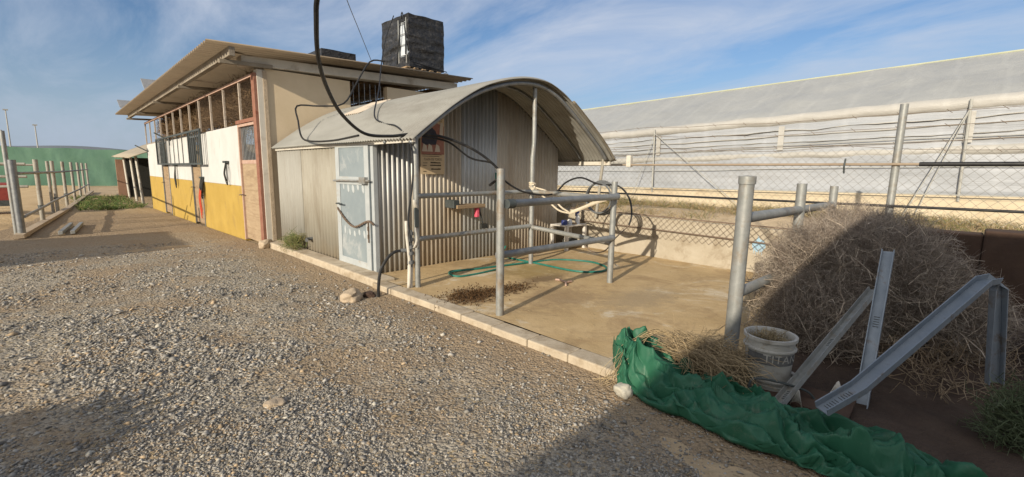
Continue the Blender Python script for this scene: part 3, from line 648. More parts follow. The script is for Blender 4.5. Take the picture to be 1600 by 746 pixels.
# ------------------------------------------------------------------ corrugated shed with arched roof
SX, SY, SYE = 3.28, 6.17, 10.1
PROF = spline([(3.18, 0, 1.985), (3.40, 0, 2.16), (3.83, 0, 2.475), (4.3, 0, 2.74), (4.77, 0, 2.91), (5.25, 0, 3.005), (5.7, 0, 3.00), (6.1, 0, 2.88), (6.42, 0, 2.71), (6.97, 0, 2.36), (7.40, 0, 2.05), (7.68, 0, 1.79)], 6)
PX = [p.x for p in PROF]; PZ = [p.z for p in PROF]
def za(x): return float(np.interp(x, PX, PZ))
D = empty('tool_shed', (SX, SY, 0), 'corrugated iron shed with arched roof, cream side wall and grey metal door', 'shed')
ar = MB(); NP = len(PROF)
nrm = []
for i in range(NP):
    t_ = (PROF[min(i + 1, NP - 1)] - PROF[max(i - 1, 0)]).normalized(); nrm.append(Vector((-t_.z, 0, t_.x)))
YA, YB, pitch = 5.0, SYE + .05, .076
NY = int((YB - YA) / pitch * 6)
vs = []
for j in range(NY + 1):
    yv = YA + (YB - YA) * j / NY; w_ = .015 * math.sin(2 * math.pi * yv / pitch)
    lap = .006 * math.floor((yv - YA) / .84) % 2
    for i in range(NP):
        sg = .018 * noise.noise((PX[i] * .9, yv * .7, 4.)) 
        q = PROF[i] + nrm[i] * (w_ + sg); vs.append((q.x, yv + .02 * noise.noise((PX[i] * 2, 0, 3)) * (1 if j == 0 else 0), q.z))
ar.add(vs, [(j * NP + i, (j + 1) * NP + i, (j + 1) * NP + i + 1, j * NP + i + 1) for j in range(NY) for i in range(NP - 1)])
aroof = ar.build('arched_roof', M['arch_roof'], D, smooth=True, solid=.004)
# narrower second skin lapped over the right-hand haunch
lap = MB(); idx = [i for i in range(NP) if PX[i] > 6.3]
lap.sheet(60, len(idx), lambda u, v: tuple((PROF[idx[int(round(v * (len(idx) - 1)))]] + nrm[idx[int(round(v * (len(idx) - 1)))]] * (.022 + .011 * math.sin(u * 44)) + Vector((.01 * v, 4.97 + u * .8, 0)))))
lap.build('lapped_sheet', M['fibro_top'], aroof, smooth=True, solid=.004)
m = MB(); m.tube([PROF[i] - nrm[i] * .075 + Vector((0, 5.10, 0)) for i in range(0, NP - 2)], .034, 8); m.build('front_arch_pipe', M['galv_dark'], D, smooth=True)
m = MB(); m.tube([PROF[i] - nrm[i] * .045 + Vector((0, 5.72, 0)) for i in range(0, NP - 2)], .022, 6); m.build('arch_pipe', M['galv_dark'], D, smooth=True)
MB().obox((3.25, 5.05, 1.965), (3.25, SYE, 1.965), .04, .05).build('eave_rail', M['white_pvc'], D); MB().obox((7.62, 5.05, 1.76), (7.62, SYE, 1.76), .05, .07).build('eave_rail', M['white_pvc'], D)
# front wall: four sheets following the arch
def front_sheet(x0, x1, mat, py, pit=.084, amp=.017):
    n = int((x1 - x0) / pit * 8)
    mb = MB(); mb.sheet(n + 1, 2, lambda u, v: (x0 + (x1 - x0) * u, py + amp * math.sin(2 * math.pi * (x0 + (x1 - x0) * u) / pit) * (1 if True else 0), .055 + .01 * noise.noise((x0 + u * 30, 0, 0)) + v * (za(x0 + (x1 - x0) * u) - .03 - .055)))
    mb.build('front_sheet', mat, D, smooth=True, solid=.003)
front_sheet(3.335, 4.06, M['sheet_grey'], SY); front_sheet(4.0, 4.95, M['sheet_tan'], SY - .006)
front_sheet(4.89, 5.68, M['sheet_blue'], SY - .012); front_sheet(5.62, 7.42, M['sheet_tan'], SY - .004)
def side_sheet(y0, y1, mat, px, pit, amp):
    n = int((y1 - y0) / pit * 6); mb = MB()
    mb.sheet(n + 1, 2, lambda u, v: (px + amp * math.sin(2 * math.pi * (y0 + (y1 - y0) * u) / pit), y0 + (y1 - y0) * u, .10 + v * (2.0 - .10)))
    mb.build('side_sheet', mat, D, smooth=True, solid=.003)
side_sheet(7.36, 8.9, M['sheet_cream'], SX, .125, .017); side_sheet(8.84, SYE, M['sheet_white'], SX - .008, .125, .014)
MB().box(7.38, 7.42, SY + .03, SYE, .05, 2.0).build('right_wall', M['sheet_grey'], D)
bk = MB(); bk.sheet(40, 2, lambda u, v: (3.3 + u * 4.1, SYE - .02, .05 + v * (za(3.3 + u * 4.1) - .1))); bk.build('rear_wall', M['sheet_grey'], D)
MB().box(SX - .02, SX + .05, SY - .03, SY + .05, .06, 2.06).build('corner_post', M['door_edge'], D, bevel=.005)
sr = MB(); corr_sheet(sr, (3.95, 7.9, za(3.95) + .03), (0, .75, 0), (.65, 0, za(4.6) - za(3.95)), (-.5, 0, .85), .076, .012, nv=6); sr.build('roof_patch', M['ink_cream'], aroof, smooth=True)
# door of the shed
DY0, DY1 = 6.235, 7.33
d = MB().box(SX - .035, SX + .005, DY0, DY1, .10, 2.04).build('door', M['door_paint'], D, bevel=.004)
e = MB()
for y0, y1, z0, z1 in ((DY0, DY0 + .13, .1, 2.04), (DY1 - .13, DY1, .1, 2.04), (DY0 + .13, DY1 - .13, .1, .2), (DY0 + .13, DY1 - .13, 1.92, 2.04), (DY0 + .13, DY1 - .13, 1.36, 1.48)):
    e.box(SX - .045, SX - .036, y0, y1, z0, z1)
e.build('door_trim', M['door_edge'], d, bevel=.003)
e = MB(); e.tube([(SX - .075, DY0 - .08, 1.43), (SX - .075, DY1 + .02, 1.41)], .016, 8); e.box(SX - .1, SX - .045, DY0 + .02, DY0 + .2, 1.38, 1.48); e.build('bolt', M['galv'], d)
for z in (1.31, .62):
    for q in range(5):
        yy = DY0 + .2 + q * .16; sc = .7 + .5 * random.random()
        e = MB(); e.lathe([(0, .003), (.03 * sc, .003), (.036 * sc, 0)], (0, 0, 0), 12, (-1, 0, 0))
        e.v = [(SX - .037 + x, yy + y_ * (1 + .3 * math.sin(q)), z + .02 * math.sin(q * 2) + z_ * 1.7 + y_ * .5) for x, y_, z_ in e.v]; e.build('filler_patch', M['white_smear'], d)
e = MB()
P = spline([(SX - .06, DY1 - .05, .97), (SX - .07, DY1 - .35, .80), (SX - .07, DY0 + .45, .72), (SX - .07, DY0 + .1, .82), (SX - .06, DY0 - .02, .84), (SX - .05, SY - .05, .8)], 9)
for i in range(len(P) - 1):
    a, b_ = P[i], P[i + 1]; dd = (b_ - a) * .25
    e.obox(a - dd, b_ + dd, .03 if i % 2 else .012, .012 if i % 2 else .03)
for q in range(5): e.obox((SX - .06, DY0 + .03, .82 - q * .06), (SX - .06, DY0 + .03, .76 - q * .06), .03 if q % 2 else .014, .014)
e.build('chain', M['rust'], d)
e = MB(); e.tube([(SX - .04, DY1 - .1, 1.05), (SX - .1, DY1 - .1, 1.05), (SX - .1, DY1 - .3, 1.05)], .012, 6); e.build('handle', M['dark_metal'], d)
e = MB(); e.tube([(SX + .02, 8.55, .32), (SX - .09, 8.55, .32), (SX - .14, 8.45, .31)], .03, 8); e.build('drain_pipe', M['grey_pvc'], D)

# poster on the front wall
PO = empty('poster', (4.27, 6.12, 1.52), 'tall aged show poster with dark figure and lines of print on corrugated wall', 'poster')
PY = 6.118
MB().box(4.05, 4.50, PY, PY + .006, 1.53, 2.40).build('paper', M['paper'], PO)
def flat(poly, mat, name, dy, parent):
    m = MB(); m.prism([(x, PY - dy, z) for x, z in poly], (0, dy * .4, 0)); return m.build(name, mat, parent)
flat([(4.06, 1.83), (4.49, 1.84), (4.49, 2.28), (4.30, 2.34), (4.06, 2.31)], M['ink_red'], 'picture', .003, PO)
flat([(4.07, 2.02), (4.12, 1.98), (4.33, 1.99), (4.37, 2.10), (4.33, 2.20), (4.22, 2.28), (4.10, 2.26)], M['ink_dark'], 'picture_figure', .006, PO)
for x in (4.12, 4.22, 4.36): flat([(x - .05, 1.88), (x + .05, 1.88), (x + .035, 1.97), (x - .02, 2.0)], M['ink_cream'], 'picture_figure', .008, PO)
flat([(4.40, 2.13), (4.47, 2.13), (4.47, 2.33), (4.42, 2.33)], M['ink_cream'], 'picture_figure', .008, PO)
def text_mesh(body, size, extrude=0.0):
    cu = bpy.data.curves.new('txt', 'FONT'); cu.body = body; cu.size = size; cu.align_x = 'CENTER'; cu.extrude = extrude
    ob = bpy.data.objects.new('txt', cu); COL.objects.link(ob); dg = bpy.context.evaluated_depsgraph_get()
    me = bpy.data.meshes.new_from_object(ob.evaluated_get(dg)); bpy.data.objects.remove(ob); return me
def text_on(body, size, cx, z, sx=1.0):
    me = text_mesh(body, size)
    for v in me.vertices:
        x, y_ = v.co.x * sx, v.co.y
        v.co = (cx + x - PO.location.x, PY - .004 - PO.location.y, z + y_ - PO.location.z)
    return link('print', me, M['ink_text'], PO)
text_on('PLAZA DE TOROS', .052, 4.275, 1.745, .80)
for z, x0, x1 in ((1.83, 4.08, 4.44), (1.805, 4.08, 4.40), (1.70, 4.23, 4.42), (1.66, 4.22, 4.43), (1.60, 4.24, 4.42), (1.70, 4.09, 4.17), (1.66, 4.09, 4.16), (1.57, 4.09, 4.15)):
    x = x0; tx = MB()
    while x < x1:
        l = .01 + random.random() * .025; hh_ = (.022 if z < 1.71 and x0 > 4.2 else .009) * (.7 + .3 * random.random()); tx.box(x, min(x + l * .75, x1), PY - .004, PY - .001, z, z + hh_); x += l * .75 + .002
    tx.build('print_line', M['ink_text'], PO)
text_on('S. JUAN', .04, 4.40, 2.345, .8)

# ------------------------------------------------------------------ wash stall rails
def rail_frame(label, name='rail_frame'): return empty(name, (0, 0, 0), label, 'rail')
F = empty('wash_rail', (3.3, 5.1, .06), 'grey tube wash stall of four posts and double rails against the shed front', 'stall')
A, B, Cc, Dd = (3.30, 5.10), (3.27, 3.48), (5.42, 3.52), (5.56, 5.17)
def post(p, z1, r, parent, z0=.04, top=None, mat='galv'):
    t1 = top or p; m = MB(); m.tube([(p[0], p[1], z0), (t1[0], t1[1], z1)], r, 14); return m.build('post', M[mat], parent, smooth='auto')
post(A, 2.02, .036, F); post(B, 1.62, .043, F); post(Cc, 1.47, .041, F, top=(Cc[0] + .02, Cc[1])); 
m = MB(); m.tube([(Dd[0], Dd[1], .04), (Dd[0], Dd[1], 1.8), (Dd[0] + .03, Dd[1], 2.05), (Dd[0] + .03, Dd[1], 2.97)], [.04, .04, .036, .034], 14); m.build('post', M['galv'], F, smooth='auto')
def rail(p, q, r, parent, mat='galv', name='rail'):
    p, q = Vector(p), Vector(q); d = (q - p).normalized(); m = MB()
    e = .05 if parent.name.startswith(('wash_rail', 'corral_rail')) else 0
    if e: m.tube([p, p + d * e, p + d * (e + .006), q - d * (e + .006), q - d * e, q], [r * 1.14, r * 1.12, r, r, r * 1.12, r * 1.14], 14)
    else: m.tube([p, q], r, 12)
    return m.build(name, M[mat], parent, smooth='auto')
rail((A[0], A[1], 1.26), (Dd[0], Dd[1], 1.27), .034, F); rail((A[0], A[1], .70), (Dd[0], Dd[1], .70), .034, F)
rail((B[0] + .05, B[1] - .06, 1.26), (Cc[0], Cc[1] - .06, 1.27), .042, F, 'galv_dark'); rail((B[0] + .03, B[1] + .07, .70), (Cc[0], Cc[1] - .02, .70), .04, F, 'galv_dark')
rail((Dd[0], Dd[1], 1.265), (Cc[0], Cc[1], 1.24), .036, F); rail((Dd[0], Dd[1], .68), (Cc[0], Cc[1], .62), .036, F)
m = MB(); m.tube([(B[0] + .03, B[1] - .06, 1.26), (B[0] + .13, B[1] - .06, 1.26)], .05, 12); m.build('sleeve', M['dark_metal'], F, smooth='auto')
m = MB(); m.tube([(7.64, 5.35, .7), (7.60, 5.2, 1.84)], .03, 10)
o = m.build('roof_post', M['post_dull'], smooth='auto'); tag(o, 'pale post on the wash wall holding up the right end of the arch', 'post')

RF = empty('corral_rail', (3.97, 1.35, .06), 'thick grey tube rail of three posts running beside the dead bush', 'rail')
R1, R2, R3 = (3.97, 1.35), (5.73, 1.36), (7.35, 1.37)
post(R1, 1.57, .058, RF, top=(R1[0], R1[1] - .02)); post(R2, 1.5, .05, RF); post(R3, 1.45, .048, RF)
rail((R1[0], R1[1], 1.235), (R3[0], R3[1], 1.20), .045, RF); rail((R1[0], R1[1], .60), (R2[0], R2[1], .57), .045, RF)
m = MB(); m.lathe([(.066, 1.515), (.066, 1.578), (.0, 1.585)], (R1[0], R1[1] - .02, 0), 16); m.build('cap', M['galv'], RF, smooth='auto')

# ------------------------------------------------------------------ wash wall, bank grass, fence
ww = MB(); ww.prism([(7.68, 0, -.05), (7.80, 0, -.05), (7.80, 0, .77), (7.72, 0, .77)], (0, 6.4, 0)); ww.v = [(x, y_ - .2, z + .012 * (y_ - 3)) for x, y_, z in ww.v]
o = ww.build('wash_wall', M['concrete'], bevel=.01); tag(o, 'low sandy concrete wall at the back of the wash floor', 'wall')
bl = MB()
n_ = 22
pts = [(0, 0)] + [((.10 + .05 * noise.noise((q * .9, 2, 0))) * math.cos(q * 2 * math.pi / n_), (.10 + .07 * noise.noise((q * .9, 5, 0))) * math.sin(q * 2 * math.pi / n_)) for q in range(n_)]
bl.add([(7.684 + (.47 + b_) * .05 - .007, 2.33 + a, .50 + b_) for a, b_ in pts], [(0, 1 + q, 1 + (q + 1) % n_) for q in range(n_)])
for q in range(5): bl.add([(7.703, 2.27 + q * .03, .45), (7.703, 2.285 + q * .03, .45), (7.697, 2.28 + q * .03, .32 + .02 * (q % 3))], [(0, 1, 2)])
for q in list(o.children): pass
bo = bl.build('paint_splash', M['blue_stain'], o)
AP = empty('mesh_shadow_net', (7.66, 3, .4), 'chain link net and rusty rods added for the mesh shadow on the wash wall', 'netting')  # net and rods added in place of a mesh shadow on the wall
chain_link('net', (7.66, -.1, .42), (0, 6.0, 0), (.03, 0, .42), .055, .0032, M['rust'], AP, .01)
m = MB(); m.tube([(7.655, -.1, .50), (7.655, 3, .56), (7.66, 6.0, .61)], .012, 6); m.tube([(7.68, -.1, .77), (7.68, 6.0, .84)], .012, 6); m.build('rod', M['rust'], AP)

CF = empty('wire_fence', (8.3, .9, .9), 'wire fence with leaning steel post, brown top pipe and dark lower pipe before the greenhouse', 'fence')
chain_link('chain_net', (8.3, -3.2, .98), (0, 16, 0), (0, 0, 1.0), .062, .0022, M['wire'], CF, .015)
def fpost(y_, z1, lean=0.):
    m = MB(); m.tube([(8.32, y_, .7), (8.32 + lean, y_ - .02, z1)], .047, 12); m.build('post', M['galv'], CF, smooth='auto')
fpost(.88, 2.56); fpost(7.0, 2.2); fpost(-3.1, 2.5); fpost(12.6, 2.2)
rail((8.26, .62, 1.75), (8.26, 12.6, 1.73), .019, CF, 'brown_pipe', 'top_pipe'); rail((8.26, -3.2, 1.755), (8.26, .62, 1.75), .029, CF, 'black_pipe', 'top_pipe')
rail((8.24, -3.2, 1.19), (8.24, 12.6, 1.14), .018, CF, 'black_pipe', 'lower_pipe')
m = MB()
for z, s in ((2.02, .05), (2.24, .03), (2.42, .02), (1.98, -.06)):
    P = [(8.31, yy, z + s * math.sin(yy * 1.1 + z) + .04 * noise.noise((yy, z, 0))) for yy in np.arange(-3.1, 12.7, .25)]
    m.tube(P, .0035, 5)
    for p in P[::2]: m.tube([(p[0], p[1] - .03, p[2] - .025), (p[0], p[1] + .03, p[2] + .025)], .003, 4)
m.build('barbed_wire', M['rust'], CF)
m = MB(); m.box(8.22, 8.32, 4.98, 5.08, 1.70, 1.93); o = m.build('fence_box', M['white_pvc'], CF, bevel=.01)
m = MB(); m.tube([(8.25, 1.44, 1.83), (8.2, 1.44, 1.72), (8.24, 1.44, 1.62)], .012, 6); m.build('clip', M['dark_metal'], CF)

# ------------------------------------------------------------------ greenhouse
GH = empty('greenhouse', (12, 4, .7), 'long plastic film greenhouse with dusty roof stretching behind the wire fence', 'greenhouse')
def gX(y_): return 12 + .03 * (y_ - 5)
def eave(y_): return 2.95 - .03 * y_
def ridge(y_): return 4.22 - .02 * y_
def pln(y_): return 1.26 - .012 * y_
GA, GB = -9., 34.
def fil(u, v):
    y_ = GA + (GB - GA) * u; z = pln(y_) + (eave(y_) - pln(y_)) * v
    return (gX(y_) + .035 * noise.noise((y_ * .9, v * 3, 2)) + .02 * noise.noise((y_ * .4, v * 14, 6)), y_, z)
m = MB(); m.sheet(200, 40, fil); m.build('wall_film', M['gh_wall'], GH, smooth=True)
m = MB(); m.sheet(220, 16, lambda u, v: (gX(GA + (GB - GA) * u) - .02 + 3.02 * v, GA + (GB - GA) * u, eave(GA + (GB - GA) * u) + .02 + (ridge(GA + (GB - GA) * u) - eave(GA + (GB - GA) * u)) * (v ** .92) + .02 * math.sin((GA + (GB - GA) * u) * 2.5) * math.sin(math.pi * v) + .04 * noise.noise((u * 60, v * 5, 1))))
m.build('roof_film', M['gh_roof'], GH, smooth=True)
m = MB(); m.sheet(20, 4, lambda u, v: (gX(GA + (GB - GA) * u) + 3 + 3.2 * v, GA + (GB - GA) * u, ridge(GA + (GB - GA) * u) + .0 - 1.3 * v)); m.build('far_roof_film', M['gh_roof'], GH)
m = MB(); m.tube([(gX(y_) + 3.0, y_, ridge(y_) + .02) for y_ in np.linspace(GA, GB, 40)], .03, 6); m.build('ridge_strip', M['gh_ridge'], GH)
m = MB(); m.sheet(120, 2, lambda u, v: (gX(GA + (GB - GA) * u) - .06 - .15 * (1 - v), GA + (GB - GA) * u, .55 + (pln(GA + (GB - GA) * u) - .55) * v)); m.build('plinth', M['gh_plinth'], GH)
def strip(name, f0, f1, amp, off):
    def fn(u, v):
        y_ = GA + (GB - GA) * u; H_ = eave(y_) - pln(y_); q = f0 + (f1 - f0) * v
        dz = amp * noise.noise((y_ * 1.3, f0 * 10, 0)) + amp * .5 * noise.noise((y_ * 4, v * 2, f0 * 10))
        return (gX(y_) - off * math.sin(math.pi * v) ** .5 + .03 - .012 * math.sin(math.pi * v) * (1 + 2 * noise.noise((y_ * 2.2, v, f0))), y_, pln(y_) + H_ * q + dz)
    m = MB(); m.sheet(300, 8, fn); m.build(name, M['gh_strip'], GH, smooth=True)
strip('film_fold', .90, 1.05, .03, .075); strip('film_fold', .74, .765, .02, .06); strip('film_fold', .43, .54, .025, .05); strip('film_fold', .585, .605, .015, .06); strip('film_fold', .66, .675, .03, .06); strip('film_fold', .82, .835, .04, .06)
def gh_post(y_, lean):
    m = MB(); m.tube([(gX(y_) - .10, y_, pln(y_) - .12), (gX(y_) - .10, y_ + .02, eave(y_) + .02)], .022, 8)
    o = m.build('side_post', M['gh_post'], GH, smooth='auto')
    m = MB(); m.tube([(gX(y_) - .12, y_, eave(y_) - .1), (gX(y_) - .5, y_ - lean, .75)], .009, 6); m.tube([(gX(y_) - .12, y_, eave(y_) - .1), (gX(y_) - .25, y_ + .55, .9)], .008, 6); m.build('brace', M['gh_post'], o)
for y_, l in ((.28, -.75), (6.5, 2.6), (12.5, 1.8), (-5.8, 2.), (19, 2.), (26, 2.)): gh_post(y_, l)
m = MB()
for f in (.30, .62):
    m.tube([(gX(y_) - .055, y_, pln(y_) + (eave(y_) - pln(y_)) * f + .015 * math.sin(y_ * .8)) for y_ in np.linspace(GA, GB, 60)], .008, 5)
m.tube([(gX(y_) - .23, y_, pln(y_) + .0) for y_ in np.linspace(GA, GB, 30)], .012, 5)
m.build('tension_wire', M['gh_post'], GH)
m = MB()
for y_ in np.linspace(GA, GB, 15): m.sheet(2, 2, lambda u, v: (gX(y_) - .04, y_ + u * .12, pln(y_) + (eave(y_) - pln(y_)) * (.56 + .33 * v)))
m.build('film_patch', M['gh_strip'], GH, solid=.004)

# ------------------------------------------------------------------ grass (stuff)
def blades(name, label, n, xr, yr, zf, hr, cols, seed, lean=.5, dens=None, r=.003):
    g = np.random.default_rng(seed); x = g.uniform(*xr, n * 2); y_ = g.uniform(*yr, n * 2)
    k_ = np.array([noise.noise((a * 1.1, b * 1.1, 3.3)) for a, b in zip(x, y_)]) + .35 > g.random(n * 2) * .9
    x, y_ = x[k_][:n], y_[k_][:n]; n = len(x)
    z = np.array([zf(a, b) for a, b in zip(x, y_)]); h = g.uniform(*hr, n)
    a = np.stack([x, y_, z - .01], -1); d = np.stack([g.normal(0, lean, n), g.normal(0, lean, n), np.ones(n)], -1) * h[:, None]
    b = a + d * .6; c = b + d * .5 * np.array([1, 1, .5]) + g.normal(0, .25, (n, 3)) * h[:, None]
    col = np.array(cols)[g.integers(0, len(cols), n)] * (.7 + .6 * g.random((n, 1)))
    o = seg_mesh(name, np.concatenate([a, b]), np.concatenate([b, c]), np.repeat(r, 2 * n), np.concatenate([np.repeat(r, n), np.repeat(r * .3, n)]), M['blade'], None, np.concatenate([col, col]))
    return tag(o, label, 'grass', kind='stuff')
blades('dry_grass', 'dry tan and green grass growing along the bank behind the wash wall', 16000, (7.9, 11.0), (-4, 12), bank_z, (.05, .2), [(.36, .27, .14), (.30, .23, .12), (.19, .20, .08), (.40, .31, .18)], 11, .7)
def weed_patch(u): pass
blades('green_weeds', 'low green weeds spreading in front of the small lean-to hut', 2600, (.6, 2.8), (25.5, 36), lambda x, y_: gz(y_), (.06, .22), [(.08, .13, .04), (.12, .17, .05), (.2, .19, .08)], 12, .8, r=.012)

# ------------------------------------------------------------------ paddock fence and the far left
PF = empty('paddock_fence', (-.3, 18, -.1), 'run of pale tube posts and double rails bordering the sandy paddock', 'fence')
PP = [(-.36, 19.7), (-.02, 24.93), (.3, 28.4), (.65, 32.2), (.98, 35.84), (1.32, 40.5), (1.63, 43.3)]
for x, y_ in PP: post((x, y_), 1.76, .058, PF, z0=gz(y_) - .05, mat='post_dull')
first = (-.66, 15.6)
post(first, 1.71, .072, PF, z0=-.12, mat='galv_dark')
for z in (.45, 1.45):
    pts = [first] + PP
    for a, b_ in zip(pts, pts[1:]): rail((a[0] + .08, a[1], z + gz(a[1]) * .5), (b_[0] + .08, b_[1], z + gz(b_[1]) * .5), .035, PF, 'post_dull')
m = MB()
for x, y_ in PP[:3]:
    for z in (.45, 1.45):
        m = MB(); m.lathe([(.062, -.04), (.075, -.04), (.075, .04), (.062, .04)], (x, y_, z + gz(y_) * .5), 10); m.build('clamp', M['dark_metal'], PF)
for z in (1.05, 1.3, 1.62): rail((-.5, 17.2, z), (-9, 19.5, z), .035, PF, 'post_dull')
rail((-.4, 24.9, 1.6), (-9, 27.0, 1.6), .035, PF, 'post_dull'); post((-.15, 25.3), 1.75, .05, PF, z0=-.3, mat='post_dull')
G = empty('gate_post', (-.76, 15.95, -.1), 'tall thin grey gate post standing before the thick paddock post', 'post')
post((-.76, 15.95), 2.37, .045, G, z0=-.12); rail((-.76, 15.95, 2.36), (-2.6, 16.2, 2.4), .03, G, name='cross_bar')
kb = MB(); kb.sheet(24, 2, lambda u, v: (-.7 + 2.5 * u + .18 * (v - .5), 15.2 + 28.5 * u, gz(15.2 + 28.5 * u) + .075)); 
o = kb.build('paddock_edging', M['rock'], solid=.09); tag(o, 'pale concrete edging under the paddock fence posts', 'edging')
m = MB(); m.prism([(-1.1, 24, .18), (-3.4, 24, .18), (-3.3, 24, .95), (-1.15, 24, .95)], (0, 1.3, 0))
tb = m.build('red_trough', M['red_tub'], bevel=.06); tag(tb, 'dull red trough inside the paddock behind the gate post', 'trough')
m = MB(); m.box(-1.06, -3.4 + 6 - 6 + .0, 23.96, 23.99, .16, .36); m.build('dark_band', M['dark_metal'], tb)
for j, dx in enumerate((0, .22)):
    o = MB().obox((-.02 + dx, 15.6, -.03), (.22 + dx, 18.3, -.07), .085, .08).build('metal_rail', M['galv'], bevel=.006)
    tag(o, ('left one of two pale metal rails lying on the ground by the paddock', 'right one of two pale metal rails lying on the ground by the paddock')[j], 'rail', 'loose rails lying by the paddock fence')
NF = empty('windbreak_fence', (0, 60, -.2), 'tall green windbreak net stretched across the far end of the yard', 'fence')
m = MB(); m.sheet(120, 12, lambda u, v: (-40 + u * 50, 63 - u * 6 + .12 * noise.noise((u * 40, v * 2, 0)), -.3 + v * (3.4 + .08 * noise.noise((u * 25, 0, 5)))))
m.build('net', M['net'], NF, smooth=True)
for q in range(11):
    u = q / 10; MB().tube([(-40 + u * 50, 63.1 - u * 6, -.3), (-40 + u * 50, 63.1 - u * 6, 3.1)], .05, 8).build('post', M['galv_dark'], NF)
H_ = empty('lean_to_hut', (3.1, 30, -.24), 'small open lean-to hut with sandy sheet roof beyond the stable', 'hut')
m = MB(); m.sheet(8, 14, lambda u, v: (2.55 + u * 3.6, 28.2 + v * 8.4, 1.98 + 1.0 * math.sin(u * 1.4) + .55 * v * (.3 + .7 * u) + .04 * noise.noise((u * 3, v * 6, 0)))); m.build('roof', M['hut_sheet'], H_, smooth=True, solid=.04)
MB().box(2.62, 3.05, 35.6, 35.75, -.3, 1.98).build('board_panel', M['brick_panel'], H_)
b = MB(); b.box(6.0, 6.1, 28.3, 36.5, -.3, 2.6); b.box(3.1, 6, 36.4, 36.5, -.3, 2.1); b.box(3.3, 6, 28.3, 28.4, -.3, 2.2); b.build('wall', M['halter'], H_)
for x, y_, l in ((3.07, 35.2, .1), (3.05, 29.2, .12), (3.1, 32.2, .1)):
    MB().tube([(x, y_, -.3), (x - l, y_, 2.08)], .06, 8).build('post', M['white_pvc'], H_)
for j, (x, y_, z1) in enumerate(((-7.8, 190., 16.3), (-2.6, 195., 12.9))):
    o = empty('light_mast', (x, y_, 0), ('taller distant light mast at the left edge beyond the green net', 'shorter distant light mast right of the taller one, beyond the green net')[j], 'mast', 'distant light masts')
    MB().tube([(x, y_, -.3), (x, y_, z1)], [.22, .12], 8).build('pole', M['gh_post'], o)
    MB().box(x - .5, x + .5, y_ - .2, y_ + .2, z1, z1 + .35).build('lamp_head', M['gh_post'], o)

# ------------------------------------------------------------------ neighbouring buildings beyond the frame
NB = empty('neighbour_house', (-6, -5, 0), 'plain rendered house beside the yard, out of the picture to the left', 'house')
MB().box(-14, -1.2, -8, -1.29, -.1, 4.0).build('wall', M['house_wall'], NB)
MB().box(-14.05, -1.18, -8.05, -1.27, 4.0, 4.06).build('roof', M['fibro_top'], NB)
dd = MB().box(-6.1, -5.1, -1.288, -1.25, 0, 2.1).build('door', M['wood_door'], NB); MB().tube([(-5.25, -1.25, 1.0), (-5.25, -1.19, 1.0)], .03, 8).build('handle', M['dark_metal'], dd)
HB = empty('hay_barn', (-7, 13, 0), 'low barn across the yard, out of the picture to the left', 'barn')
MB().box(-9, -5, 9.75, 13.3, -.3, 2.35).build('wall', M['sheet_grey'], HB)
MB().prism([(-9.2, 9.7, 2.36), (-4.95, 9.7, 2.36), (-4.95, 9.7, 2.46), (-9.2, 9.7, 2.7)], (0, 3.45, 0)).build('roof', M['fibro_top'], HB)
MB().box(-5.0, -4.97, 10.4, 12.6, 0, 2.1).build('door', M['wood'], HB)
o = empty('garden_bush', (-2.6, 3.1, 0), 'rounded leafy bush at the roadside, out of the picture to the left', 'bush')
twigs('foliage', M['twig'], o, (-2.75, 3.0, .42), (.75, .85, .50), 3600, 4, .09, .03, [(.08, .12, .04), (.11, .15, .05)], 77, .8, (0, 0, .2))
twigs('stem', M['twig'], o, (-2.75, 3.0, .22), (.2, .2, .25), 40, 3, .12, .012, [(.16, .11, .07)], 78, .3, (0, 0, .8), sub=False)

# ------------------------------------------------------------------ cables and pipes
def cable(name, label, pts, r, mat='black_pipe', cat='cable', n=8, k=8):
    m = MB(); m.tube(spline(pts, k), r, n); o = m.build(name, M[mat], smooth='auto'); return tag(o, label, cat)
cable('water_pipe', 'thick black water pipe sweeping down from the sky to the shed eave', [(-3.0, -1.0, 3.9), (-1.0, .5, 4.55), (.7, 2.2, 4.3), (1.22, 2.95, 3.5), (1.406, 3.351, 2.871), (1.470, 3.541, 2.721), (1.666, 4.016, 2.518), (1.940, 4.491, 2.348), (2.269, 4.911, 2.171), (2.691, 5.244, 2.018), (3.038, 5.254, 2.009), (3.353, 5.236, 2.051), (3.766, 5.180, 2.041), (4.176, 5.029, 1.893), (4.473, 4.904, 1.678), (4.551, 4.866, 1.525), (4.535, 5.066, 1.383)], .019)
cable('power_cable', 'black cable drooping under the thick pipe from the poster to the wall junction', [(3.496, 5.232, 2.027), (3.883, 5.195, 1.980), (4.210, 5.112, 1.772), (4.484, 4.970, 1.706), (4.531, 4.899, 1.589), (4.573, 4.835, 1.481), (4.916, 4.741, 1.294), (5.477, 4.674, 1.244), (5.776, 4.630, 1.430), (5.949, 4.474, 1.503), (6.093, 4.241, 1.407), (6.182, 3.935, 1.385), (6.195, 3.743, 1.207), (6.112, 3.636, 0.976), (6.025, 3.618, 0.820)], .014)
cable('eave_pipe', 'thin dark pipe on the gable wall dropping to the edge of the arched roof', [(5.143, 9.022, 3.826), (4.863, 9.149, 3.786), (4.515, 9.105, 3.289), (4.165, 8.936, 2.860), (3.788, 9.153, 2.792), (3.432, 9.359, 2.773), (3.305, 8.991, 2.453), (3.204, 8.603, 2.153), (3.068, 7.862, 2.041), (3.069, 7.003, 2.020), (2.970, 5.969, 2.044)], .016, 'black_pipe', 'pipe', k=4)
